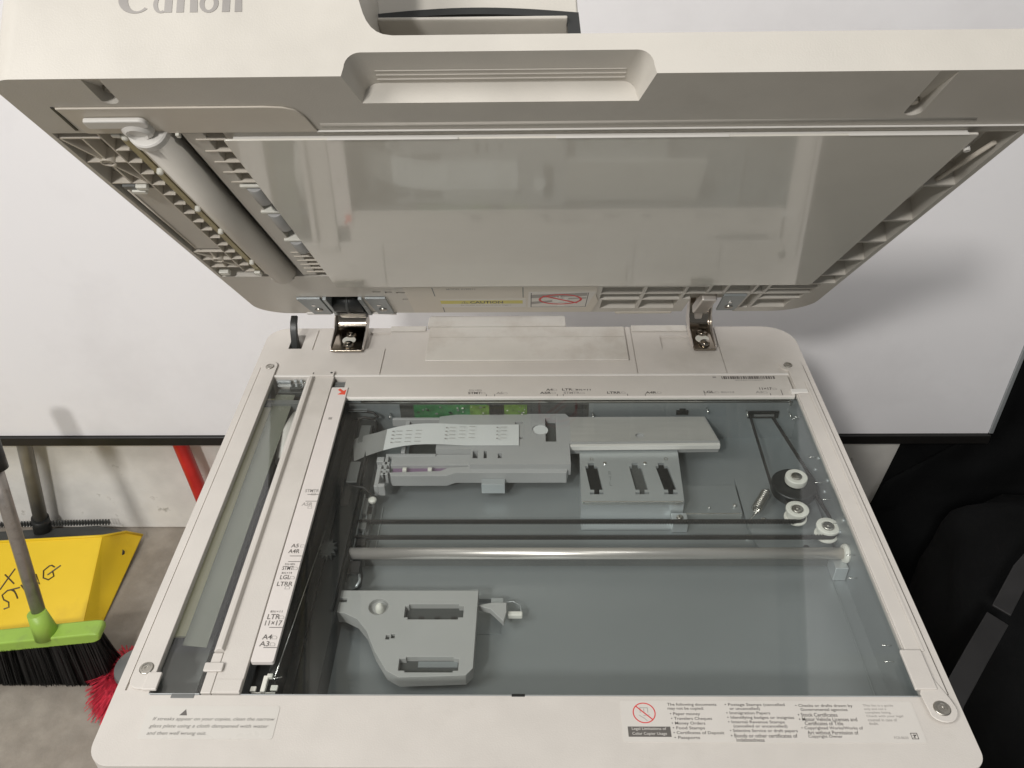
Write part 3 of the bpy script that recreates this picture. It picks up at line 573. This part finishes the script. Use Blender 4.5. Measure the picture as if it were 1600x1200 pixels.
hinge(-28, 5, True); hinge(356, 379, False)
box('hinge_gusset', 362, 371, 122, 128, 8, 60, 'steel', cop, bev=1.5)

# ================================================================ LID (drawn closed, then swung up about the hinge line)
H = Vector((180, 139.5, 15.0)); OFFC = Vector((180, -130, FZ))
OFF[0] = H
lid_pts = rr(-106, 478, -376, 113, (14, 14, 40, 34), 8)
bm = bmesh.new(); prism_bm(bm, lid_pts, 5, 28); lid = finish('lid', bm, 'lid', cop)
lid.location = (H - OFFC) * S; lid.rotation_euler = (math.radians(-46.5), 0, 0)
bpy.context.view_layer.update()
c = bmesh.new(); prism_bm(c, rr(-106, -60, -376, 60, (14, 0, 0, 0), 8), 20, 150); prism_bm(c, [(-91, 20), (110, 20), (110, 28), (105, 28.8), (101.5, 30.4), (98.5, 33), (96, 36.6), (94, 41), (91.5, 49), (84, 150), (-91, 150)], -376, 60, axis='y')
cut(lid, c, op='UNION')
c = bmesh.new()
# grip recess along the front
def gripcurve(x0, x1, w0, w1, rad, tilt, k=7):
    a = [(x0, w0)] + [(x0 + tilt + rad * (1 - math.cos(t)), w1 - rad + rad * math.sin(t)) for t in [i * math.pi / 2 / k for i in range(k + 1)]]
    return a + [(x0 + x1 - x, w) for x, w in a[::-1]]
npf = gripcurve(83, 249, 4, 18.5, 8.5, 1.5)
bm2 = c
fv = [[V(bm2, (x, -377, w)) for x, w in npf]]
npb = gripcurve(89, 243, 4, 17, 8, 1.5)
fv.append([V(bm2, (x, -347, w)) for x, w in npb])
A_, B_ = fv
bm2.faces.new(A_); bm2.faces.new(B_[::-1])
nA = len(A_)
for i in range(nA): bm2.faces.new((A_[i], A_[(i + 1) % nA], B_[(i + 1) % nA], B_[i]))
# slanted screw channels
prism_bm(c, [(-377, 3), (-375, 5.2), (-334, 11.9), (-331, 11.9), (-331, 3)], 395.1, 404.9, axis='x'); prism_bm(c, circ(400, -332, 5, 24), 3, 12)
prism_bm(c, [(-377, 3), (-375, 5.2), (-356, 11.9), (-353, 11.9), (-353, 3)], -54.4, -44.6, axis='x'); prism_bm(c, circ(-49.5, -354, 5, 24), 3, 12)
# rib pockets behind the sheet, right rear
cols = [(254, 294), (297.5, 334.5), (337.5, 357)]
for a, b in cols: box_bm(c, a, b, 20, 42, 4, 17); box_bm(c, a, b, 44.5, 63, 4, 17)
for a, b in ((257, 294), (297.5, 334.5)): box_bm(c, a, b, 67, 98.5, 4, 17)
box_bm(c, 360, 373.5, 14, 42, 4, 17); box_bm(c, 376.5, 401, 14, 42, 4, 17); box_bm(c, 404, 413, 14, 42, 4, 17); box_bm(c, 416, 462, 14, 26, 4, 17); box_bm(c, 416, 460, 29, 42, 4, 17)
box_bm(c, 346, 400, 46, 115, 4, 20)                                 # hinge cavity
box_bm(c, 403, 412, 46, 98, 4, 15); box_bm(c, 415, 456, 46, 62, 4, 17); box_bm(c, 415, 450, 66, 96, 4, 17)
# side channel with ledges, right
for a, b in ((-306, -226), (-223, -158.5), (-155.5, -109.5), (-106.5, -62), (-59, -17), (-14, 10)): box_bm(c, 449, 474, a, b, 4, 22)
# hinge cavity left
box_bm(c, -26, 14, 48, 115, 4, 20)
# feeder pocket
box_bm(c, -103, -0.5, -314, -22, 4, 16)
# slots
for a, b, d, e in ((28, 36, 30, 34), (40, 47, 31, 36), (51, 60, 33, 38), (54, 63, 58, 62), (67, 80, 82, 85)): box_bm(c, a, b, d, e, 4, 9)
cut(lid, c, bev=0.55)
for i, w in enumerate((12.5, 14, 15.5)):
    pass
for y, g in ((-351.5, 16.6), (-355.5, 16.9), (-359.5, 17.2)): box('grip_rib', 98, 235, y, y + 0.9, g, 18.2, 'lid', lid, bev=0.25)
def L(name, *a, **k): return box(name, *a, lid, **k)
# document feeder body on the left and its outline
feeder = lid
# logo on the feeder front
def glyphs():
    out = []
    def ring(cx, cy, ro, ri, ryo, ryi, a0, a1, dx=0):
        n = 22; o_, i_ = [], []
        for k in range(n + 1):
            a = math.radians(a0 + (a1 - a0) * k / n); o_.append((cx + ro * math.cos(a), cy + ryo * math.sin(a))); i_.append((cx + dx + ri * math.cos(a), cy + ryi * math.sin(a)))
        return [[o_[k], o_[k + 1], i_[k + 1], i_[k]] for k in range(n)]
    out += ring(7, 6.2, 7.2, 4.2, 6.4, 5.4, 40, 318, 1.0)
    out += ring(18, 4, 3.4, 1.5, 4.2, 3.2, 100, 300); out += [[(19.4, .1), (22.6, .1), (22.6, 6), (19.4, 6)]]
    out += [[(24.5, .1), (27.6, .1), (27.6, 8), (24.5, 8)], [(27.6, 6.6), (30, 8.2), (33, 7.2), (33.4, .1), (30.2, .1), (30, 6)]]
    out += ring(38, 4, 4.0, 2.0, 4.2, 3.0, 0, 360)
    out += [[(43.6, .1), (46.8, .1), (46.8, 8), (43.6, 8)], [(46.8, 6.6), (49, 8.2), (51.6, 7.2), (52, .1), (48.9, .1), (48.8, 6)]]
    return out
bm = bmesh.new()
for q in glyphs():
    vs = [V(bm, (-37 + x * 1.28, -376.25, 42.5 + y * 1.28)) for x, y in q]; bm.faces.new(vs)
bmesh.ops.remove_doubles(bm, verts=bm.verts, dist=1e-6)
ex = bmesh.ops.extrude_face_region(bm, geom=bm.faces[:]); bmesh.ops.translate(bm, vec=(0, 0.0005, 0), verts=[v for v in ex['geom'] if isinstance(v, bmesh.types.BMVert)])
finish('brand_logo', bm, 'inklight', feeder)
# paper tray of the feeder: curved lip behind the edge
tr = []
n = 14
for i in range(n + 1):
    t = i / n; tr.append((94 + 119 * t, 89 + 5 * math.sin(math.pi * min(1, t * 1.1) / 1.1)))
arch = lambda x, base, r: base + r * math.sin(math.pi * max(0, min(1, (x - 84) / 128)))
xs = [84 + 128 * i / 18 for i in range(19)]
tray = prism('document_tray', [(84, 88), (213, 88), (211.5, 118), (84, 118)], -300, -100, 'lid', lid, axis='y', bev=1.5)
prism('tray_rim', [(x, arch(x, 87, 4)) for x in xs] + [(213, 87), (214.5, 70)] + [(214.5, 28.5), (209, 28.5), (206, 80)] + [(x, arch(x, 82.5, 4)) for x in xs[::-1] if 90 < x < 205] + [(88, 82), (88, 28.5), (84, 28.5)], -304, -300.2, 'black', tray, axis='y')
prism('tray_panel', [(-306.5, 83), (-308.5, 82), (-308.5, 80.4), (-306, 79.5), (-270, 77.5), (-245, 73), (-230, 65), (-222, 54), (-217, 42), (-215, 28.5), (-200, 28.5), (-200, 83)], 89, 206, 'lid', tray, axis='x', bev=0.8)
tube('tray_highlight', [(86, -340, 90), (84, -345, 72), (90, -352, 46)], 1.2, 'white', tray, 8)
# white platen sheet with foam behind
sheet = prism('platen_sheet', rr(0, 446.5, -312.5, -1.5, 1.5, 3), 0, 1.4, 'sheet', lid, bev=0.3)
prism('sheet_foam', rect(4, 442, -308, -6), 1.5, 4.9, 'white', sheet)
for a, b in ((62, 140), (198, 300), (370, 440)): box('sheet_tab', a, b, -313.3, -312.7, -0.5, 1.2, 'white', sheet, bev=0.2)
cyl('side_clip', 449, -292, 2.0, -1, 2, 'white', sheet, n=12); tube('channel_rod', [(470, -285, 8), (462, -225, 9)], 1.6, 'rib', lid, 8)
box('front_trim', 56, 476, -315.8, -315.0, 3.6, 4.9, 'white', lid, bev=0.4)
# soft bead along the rim
tube('rim_bead', [(60, -322, 7.9), (440, -322, 7.9)], 3.6, 'lid', lid, 16)
# feeder underside
fp = prism('feeder_plate', [(-84, -346), (34, -346), (44, -345), (50, -342), (54, -334), (57, -315.5), (-80, -315.5)], 3.6, 4.95, 'rib', lid, bev=0.5)
boxes('plate_gap', [(-86.5, -84.8, -346, -318, 4.5, 4.98)], 'black', fp)
bm = bmesh.new(); prism_bm(bm, rr(-73, -37, -337, -328, (1.5, 4, 4, 1.5), 5), 0.2, 3.4); lv = finish('release_lever', bm, 'white', fp, bev=1)
lathe('lever_boss', [(9.5, 0), (9.5, -1.5), (8.5, -4), (6, -5.5), (4.8, -4), (.5, -4)], (-47, -323, 4), 'white', fp, 28)
# half round roller cover
bm = bmesh.new(); hp = [(-55.5, 12)] + [(-44.2 + 11.3 * math.cos(math.radians(a)), 6 - 9.6 * math.sin(math.radians(a))) for a in range(180, -1, -12)] + [(-32.9, 12)]
prism_bm(bm, hp, -316, -26, axis='y'); ro = finish('platen_roller', bm, 'lid', lid, smooth=False)
for p in ro.data.polygons: p.use_smooth = len(p.vertices) == 4
lathe('roller_cap', [(11.2, 0), (12.4, 1), (12.4, 6), (9, 9)], (-44.2, 6, -318), 'white', ro, 28, axis='y')
prism('roller_tail', [(-55, -28), (-33, -28), (-36, -22), (-40, -18), (-50, -12)], 0, 5, 'lid', ro, bev=1)
box('roller_gap', -32.4, -26.6, -315, -30, 13, 15.5, 'black', lid); box('roller_gap', -62, -59.4, -312, -40, 8, 15.5, 'black', lid)
box('rail_strip', -59, -56.0, -314, -30, 4.6, 14, 'rib', lid, bev=0.4)
for y in (-312, -262, -196, -148, -70): lathe('strip_knob', [(2.2, 0), (2.2, -3), (1.2, -4)], (-59.5, y, 5), 'nylon', lid, 12)
box('amber_strip', -67, -62.3, -312, -36, 6.5, 14, 'cream', lid, bev=0.3); box('amber_cover', -68, -62, -314, -310, 3.2, 6, 'nylon', lid, bev=1); box('amber_cover', -68, -62, -38, -30, 3.2, 6, 'nylon', lid, bev=1)
M['amber'] = mat('amber_film', (0.40, 0.35, 0.20), 0.4)
bpy.data.objects['amber_strip'].data.materials[0] = M['amber']
for i in range(15):
    y = -290 + i * 18; box('comb_rib', -76, -67.2, y, y + 1.4, 5.2, 13, 'rib', lid, bev=0.3)
box('comb_rail', -77.2, -76, -312, -40, 5.2, 14, 'rib', lid, bev=0.3)
# truss groups
def truss(y0, y1):
    ym = (y0 + y1) / 2; xm = -89; t = []
    bm = bmesh.new()
    for a, b in (((-102.5, y0), (-77.5, y1)), ((-102.5, ym), (-77.5, ym)), ((xm, y0), (xm, y1)), ((-102.5, y1), (-77.5, y1)), ((-102.5, y0), (-77.5, y0))):
        strokes(bm, [(a, b)], 1.5, 5.4, 9)
    bm2 = finish('truss_rib', bm, 'rib', lid, bev=0.2)
    prism('truss_ring', circ(xm, ym, 5, 20), 4.6, 14, 'rib', lid, holes=[circ(xm, ym, 3.8, 20)], bev=0.2)
truss(-306, -238); truss(-92, -50)
prism('feeder_panel', rect(-100, -78, -226, -96), 7, 9, 'lid', lid, bev=0.6); tube('panel_line', [(-98, -224, 6.6), (-98, -100, 6.6)], .8, 'rib', lid, 6)
box('panel_clip', -97, -88, -236, -230, 4, 9, 'midgrey', lid, bev=.4); box('panel_clip', -88, -80, -236, -231, 3, 8, 'nylon', lid, bev=.8); box('panel_clip', -93, -83, -230, -225, 2.5, 8, 'nylon', lid, bev=.8)
box('panel_clip', -101, -92, -36, -28, 4.2, 9, 'nylon', lid, bev=.8)
# feed strip with comb and rollers
fs = box('feed_strip', -26, -13, -312, -26, 5.2, 14, 'lid', lid, bev=0.5)
box('strip_pin', -28, -25.5, -316, -312, 2, 6, 'nylon', fs, bev=.6)
for y in [-305 + i * 16 for i in range(5)] + [-92 + i * 11 for i in range(6)]: box('comb_rib', -20, -1.5, y, y + 1.4, 4.4, 13.5, 'rib', lid, bev=0.3)
for a, b in ((-232, -206), (-184, -152), (-122, -98)):
    lathe('feed_roller', [(6.4, 0), (6.8, .8), (6.8, b - a - .8), (6.4, b - a)], (-7, 7.5, a), 'grey', lid, 22, axis='y')
    box('roller_yoke', -16, -2, a - 4, a - 1, 3.2, 12, 'nylon', lid, bev=.5); cyl('roller_pin', -7, 7.5, 1.6, b, b + 9, 'midgrey', lid, axis='y', n=10)
box('roller_tray', -13, -0.8, -236, -96, 13, 15.6, 'midgrey', lid)
# rear strip details
rp = prism('rear_panel', [(60, 12), (249, 12), (249, 44), (253, 66), (249, 108), (60, 108)], 3.7, 4.95, 'rib', lid, bev=0.3)
flat('panel_seam', [rect(88, 89, 14, 44), rect(176, 177, 14, 50), rect(92, 93, 70, 106)], 3.6, 'midgrey', rp, 0.05)
U, Vv = (1, 0, 0), (0, -1, 0)
cl = prism('caution_label', rect(92, 179, 54, 86), 3.5, 3.66, 'label', lid); prism('caution_band', rect(92, 176, 60, 72), 3.4, 3.48, 'yellowlabel', cl)
text('⚠', (113, 71, 3.4), 7, 9, 'ink', cl, U, Vv, lift=.05); text('CAUTION', (122, 71.2, 3.4), 34, 9.4, 'ink', cl, U, Vv, lift=.05, bold=.03); text('Be careful not to pinch your fingers', (112, 80, 3.48), 52, 4, 'inklight', cl, U, Vv, lift=.05)
text('MODEL F190211', (102, 22, 3.68), 28, 5, 'inklight', lid, U, Vv, lift=.05)
hl = prism('hand_label', [(182, 30), (248, 30), (242, 88), (181, 88)], 3.5, 3.66, 'label', lid)
bm = bmesh.new(); prism_bm(bm, circ(214, 57, 22, 36, 19), 3.3, 3.38, [circ(214, 57, 19.6, 36, 16.2)]); strokes(bm, [((197, 44), (231, 70))], 3, 3.28, .08); finish('prohibition_sign', bm, 'red', hl)
flat('hand_drawing', [[(184, 40), (240, 33), (240, 44), (184, 52)], [(184, 66), (206, 60), (206, 66), (184, 76)], [(222, 52), (240, 50), (240, 54), (222, 56)], [(208, 46), (216, 43), (218, 47), (210, 50)]], 3.42, 'inklight', hl)
flat('hand_shape', [circ(214, 60, 7.5, 16, 10), rect(209, 211, 47, 55), rect(212, 214, 45, 55), rect(215, 217, 46, 55), rect(212, 219, 68, 84)], 3.39, 'white', hl, 0.04)
flat('label_border', [rect(184.2, 185, 33, 86), rect(240.6, 241.4, 33, 86), rect(184, 241, 85.4, 86.4)], 3.42, 'ink', hl)
# hinge plates on the lid
for x0, x1, y0, y1 in ((-52, -28, 48, 108), (17, 38, 48, 108), (376, 399, 44, 100)):
    hp_ = prism('hinge_plate', [(x0, y0), (x1, y0), (x1, y1), (x0 + 4, y1)], 2.4, 4.9, 'galv', lid, bev=0.5)
    cyl('plate_hole', (x0 + x1) / 2, y0 + 24, 2.2, 2.0, 2.35, 'brightscrew', hp_, n=12); lathe('plate_screw', [(4.2, 0), (4, -1.2), (2.4, -2), (.4, -1.6)], ((x0 + x1) / 2 + 2, y0 + 40, 2.4), 'screw', hp_, 18)
box('hinge_barrel_wall', -26, -22, 49, 112, 2, 19, 'galv', lid, bev=.5); box('hinge_barrel_wall', 10, 14, 49, 112, 2, 19, 'galv', lid, bev=.5)
tube('hinge_spring', [(-21, 84, 10), (9, 84, 10)], 11, 'black', lid, 24); box('hinge_cover', -21, 9, 94, 116, 0, 18, 'black', lid, bev=2); tube('hinge_spring_band', [(-8, 84, 10), (-5, 84, 10)], 11.8, 'darkgrey', lid, 24)
box('hinge_arm', 357, 373, 60, 112, 2, 12, 'steel', lid, bev=2); tube('hinge_pin', [(14, 108, 4), (40, 112, 4)], 1.6, 'white', lid, 8); box('hinge_cap', -57, -30, 108.5, 113.5, 3, 9, 'white', lid, bev=1.5)
box('rear_ledge', 275, 336, 113.4, 120, 4.2, 12, 'rib', lid, bev=1.5)
# screws in the channels
lathe('channel_screw', [(3.6, 0), (3.6, -1.2), (2.6, -2.4), (1, -2.2)], (400, -332.5, 12), 'screw', lid, 18); lathe('channel_screw', [(3.6, 0), (3.6, -1.2), (2.6, -2.4), (1, -2.2)], (-49.5, -354.5, 12), 'screw', lid, 18)
OFF[0] = Vector((0, 0, 0))

# ================================================================ CLEANING TOOLS
# yellow dustpan
dp = empty('dustpan', (-640, 330, FZ)); OFF[0] = Vector((-640, 330, FZ))
tag(dp, 'big yellow plastic dustpan with handwritten marker letters standing behind the green broom', 'dustpan')
top_z = -640.0
def slab(name, quad, th, m, parent, bev=1.0, holes=None):
    q = [Vector(p) for p in quad]; n = (q[1] - q[0]).cross(q[-1] - q[0]).normalized() * th
    bm = bmesh.new(); a = [V(bm, p) for p in q]; b = [V(bm, p - n) for p in q]; bm.faces.new(a); bm.faces.new(b[::-1])
    for i in range(len(q)): bm.faces.new((a[i], a[(i + 1) % len(q)], b[(i + 1) % len(q)], b[i]))
    return finish(name, bm, m, parent, bev)
PB0, PB1, PA0 = Vector((-860, 246, -700)), Vector((-612, 252, -700)), Vector((-860, 400, -632))
nn = (PB1 - PB0).cross(PA0 - PB0).normalized()
def onpan(x, y): return Vector((x, y, PB0.z - (nn.x * (x - PB0.x) + nn.y * (y - PB0.y)) / nn.z))
fold0, fold1 = onpan(-588, 266), onpan(-592, 410)
slab('pan_floor', [onpan(-900, 246), onpan(-640, 248), fold0, fold1, onpan(-620, 409), onpan(-900, 392)], 3, 'yellow', dp)
side0, side1 = Vector((-559, 252, -700)), Vector((-557, 470, -690))
slab('pan_side', [fold0 + Vector((.3, 0, -.3)), side0, side1, (side1 + fold1) / 2 + Vector((6, 4, 6)), fold1 + Vector((.3, 0, -.3))], 2.6, 'yellow', dp, 0.8)
tube('pan_lip', [onpan(-900, 392), onpan(-620, 409), fold1 + Vector((0, 1, 0)), (side1 + fold1) / 2 + Vector((6, 4, 6)), side1], 2.6, 'yellow', dp, 8)
bm = bmesh.new()
def pen(pts, w=2.7):
    tube_bm(bm, [onpan(*p) + nn * 0.3 for p in pts], w / 2, 6)
pen([(-749, 344), (-728, 329)]); pen([(-734, 354), (-742, 337), (-750, 319)])
pen([(-722, 316), (-730, 319), (-736, 318), (-743, 310), (-738, 303), (-728, 299), (-725, 291), (-733, 288)]); pen([(-735, 318), (-716, 323)]); pen([(-726, 319), (-719, 312), (-714, 305)]); pen([(-715, 327), (-706, 319), (-700, 311)])
pen([(-690, 309), (-706, 342), (-682, 329), (-694, 345)]); pen([(-664, 357), (-670, 360), (-674, 359), (-682, 351), (-679, 339), (-669, 336), (-661, 342), (-666, 351)]); pen([(-673, 344), (-654, 360)])
finish('marker_writing', bm, 'marker', dp)
sn = (side0 - fold0).cross(fold1 - fold0).normalized(); cc = fold1.lerp(side1, .62).lerp(fold0.lerp(side0, .62), .22) + sn * 5; su = (side0 - fold0).normalized(); sv = sn.cross(su)
bm = bmesh.new()
lo = [V(bm, cc + su * 6 * math.cos(k * math.pi / 8) + sv * 10 * math.sin(k * math.pi / 8)) for k in range(16)]; hi = [V(bm, cc - sn * 6 + su * 6 * math.cos(k * math.pi / 8) + sv * 10 * math.sin(k * math.pi / 8)) for k in range(16)]
bm.faces.new(lo); bm.faces.new(hi[::-1])
for k in range(16): bm.faces.new((lo[k], lo[(k + 1) % 16], hi[(k + 1) % 16], hi[k]))
finish('hanging_hole', bm, 'black', dp)
# dark comb-edged scraper pan behind with grey pole
OFF[0] = Vector((-720, 430, FZ)); gp = empty('comb_dustpan', (-720, 430, FZ))
tag(gp, 'dark grey comb-toothed dustpan with a grey pole leaning on the white wall', 'dustpan')
hd = slab('comb_head', [(-900, 410, -670), (-620, 410, -655), (-565, 430, -668), (-590, 468, -672), (-640, 476, -668), (-900, 470, -684)], 26, 'darkgrey', gp, 4)
bm = bmesh.new()
for i in range(52):
    x = -900 + i * 5.6; z = -672 + i * 0.18; box_bm(bm, x, x + 2.4, 470, 476, z, z + 10)
cb = finish('comb_teeth', bm, 'darkgrey', gp)
tube('pole', [(-742, 470, -668), (-700, 467, -446), (-620, 470, -60)], 12.5, 'greypole', gp, 18)
tube('pole_socket', [(-747, 472, -690), (-736, 467, -640)], [17, 15.5], 'black', gp, 18); box('head_plate', -768, -715, 404, 412, -672, -660, 'midgrey', gp, bev=2)
# green broom
OFF[0] = Vector((-590, 165, FZ)); br = empty('broom', (-590, 165, FZ))
tag(br, 'lime green push broom with black bristles and a worn metal pole', 'broom')
bm = bmesh.new(); hd_p = [(-770, -630), (-505, -590), (-495, -590), (-490, -595), (-492, -605), (-503, -612), (-770, -654)]
prism_bm(bm, hd_p, 164, 194, axis='y'); finish('broom_head', bm, 'green', br, bev=4)
tube('pole_socket', [(-582, 177, -608), (-587, 184, -562)], [19, 14], 'green', br, 20)
tube('pole', [(-585.5, 180, -600), (-595, 238, -385), (-600, 262, -300)], 10.5, 'pole', br, 18)
tube('pole_grip', [(-597, 254, -325), (-598, 259, -305), (-604, 280, -230)], 17, 'black', br, 18)
bm = bmesh.new(); a_ = [(-770, -648), (-508, -608), (-494, -690), (-800, -697)]; prism_bm(bm, a_, 166, 186, axis='y'); finish('bristle_block', bm, 'bristle', br, bev=2)
bm = bmesh.new(); rb = random.Random(5)
for i in range(13000):
    t = rb.random(); x = -770 + 268 * t; y = rb.uniform(165, 190); z0 = -644 + 38 * t; dx = (t - .35) * 20 + rb.uniform(-2, 2) + (rb.random() < .03) * rb.uniform(-9, 9)
    x1 = x + dx; y1 = y + (y - 178) * .8 - 8 + rb.uniform(-2, 2); z1 = FZ + 2 + rb.uniform(0, 5)
    a = rb.random() * 6.28; w = .8; ca, sa = math.cos(a) * w, math.sin(a) * w
    v0, v1, v2, v3 = V(bm, (x - ca, y - sa, z0)), V(bm, (x + ca, y + sa, z0)), V(bm, (x1 + ca, y1 + sa, z1)), V(bm, (x1 - ca, y1 - sa, z1)); bm.faces.new((v0, v1, v2, v3))
o = finish('bristles', bm, 'bristle', br); o['kind'] = 'stuff'
# red pole tool
OFF[0] = Vector((-380, 470, FZ)); rp_ = empty('red_pole', (-380, 470, FZ))
tag(rp_, 'bright red painted pole leaning against the wall under the board', 'pole')
tube('shaft', [(-407, 460, -692), (-417, 464, -560), (-428, 467, -440), (-440, 476, -200)], 13, 'redpole', rp_, 18); cyl('foot_cap', -407, 460, 17, FZ, -684, 'black', rp_)
# red brush on the floor
OFF[0] = Vector((-480, 140, FZ)); rbx = empty('red_brush', (-480, 140, FZ))
tag(rbx, 'round grey floor brush with red bristles lying beside the copier', 'brush')
lathe('brush_disc', [(20, 22), (32, 26), (37, 34), (35, 42), (14, 48), (2, 48)], (-446, 158, FZ), 'midgrey', rbx, 30)
bm = bmesh.new()
for i in range(2200):
    a = rb.uniform(math.radians(100), math.radians(290)) if i % 4 else rb.uniform(0, 6.28); r0 = rb.uniform(20, 46); r1 = r0 + rb.uniform(16, 36)
    p = Vector((-450 + r0 * math.cos(a), 150 + r0 * math.sin(a), FZ + 30)); q = Vector((-450 + r1 * math.cos(a) + rb.uniform(-9, 9), 150 + r1 * math.sin(a) + rb.uniform(-9, 9), FZ + rb.uniform(1, 14))); w = Vector((-math.sin(a), math.cos(a), .3)) * .9
    bm.faces.new([V(bm, t) for t in (p - w, p + w, q + w, q - w)])
o = finish('bristles', bm, 'redfib', rbx); o['kind'] = 'stuff'
OFF[0] = Vector((0, 0, 0))
# ================================================================ BLACK CLOTH AND BAG ON THE RIGHT
cl_ = empty('backdrop_cloth', (1100, 300, FZ)); OFF[0] = Vector((1100, 300, FZ))
tag(cl_, 'large black backdrop cloth hanging behind the board and spilling over the floor', 'cloth')
bm = bmesh.new(); rows = []; nx = 60
prof = [(498, 900), (497, 300), (496, -200), (494, -430), (488, -560), (470, -640), (430, -672), (330, -690), (150, -692), (-50, -694), (-300, -694), (-700, -694)]
for j, (y, z) in enumerate(prof):
    row = []
    for i in range(nx + 1):
        t = i / nx; xl = 982 if z > -440 else {488: 822, 470: 800, 430: 800, 494: 982}.get(y, 660 if y < 200 else 760); x = xl + (2300 - xl) * t
        fold = 10 * math.sin(t * 40 + j * .25) + 5 * math.sin(t * 91 + j)
        if z > -600: row.append(V(bm, (x, y - 14 + fold * .55, z)))
        else: row.append(V(bm, (x, y + fold * .4, max(FZ + 2, z + abs(fold) * 1.1))))
    rows.append(row)
rows[3] = rows[3]
for A1, B1 in zip(rows, rows[1:]):
    for i in range(nx): bm.faces.new((A1[i], A1[i + 1], B1[i + 1], B1[i]))
co = finish('cloth', bm, 'blackcloth', cl_, smooth=True)
md = co.modifiers.new('solid', 'SOLIDIFY'); md.thickness = .002
# lower side panel of the backdrop
slab('cloth_panel', [(838, 492, -470), (1005, 492, -450), (1005, 470, -690), (795, 470, -690)], 4, 'blackcloth', cl_, 1.5)
OFF[0] = Vector((900, 0, FZ)); bag = empty('equipment_bag', (900, 0, FZ))
tag(bag, 'black soft equipment bag with a grey satin strap on the floor at the right', 'bag')
bm = bmesh.new(); bmesh.ops.create_icosphere(bm, subdivisions=4, radius=1)
import mathutils
for v in bm.verts:
    n_ = mathutils.noise.noise(v.co * 2.2) * .14 + mathutils.noise.noise(v.co * 6) * .04
    k = v.co * (1 + n_); k = Vector([math.copysign(abs(q) ** .7, q) for q in k])
    v.co = Vector((k.x * 190 + 60, k.y * 360 - 10, max(-1, k.z) * 165 + 160)) * S
finish('bag_body', bm, 'blackcloth', bag, smooth=True)
def strap(name, cs, w, m):
    bm = bmesh.new(); path = []
    for i, c_ in enumerate(cs):
        c_ = Vector(c_); t = (Vector(cs[min(i + 1, len(cs) - 1)]) - Vector(cs[max(0, i - 1)])).normalized(); s_ = t.cross(Vector((-.3, -.5, .8))).normalized() * w / 2
        path.append((c_ - s_, c_ + s_))
    ribbon_bm(bm, path, 0, 0, 3); return finish(name, bm, m, bag, bev=.8)
strap('strap', [(610, -180, -360), (650, -112, -340), (700, -55, -335), (745, -5, -334)], 26, 'satin'); strap('strap', [(752, 4, -330), (800, 60, -322), (860, 110, -310), (930, 160, -300)], 22, 'satin')
OFF[0] = Vector((0, 0, 0))
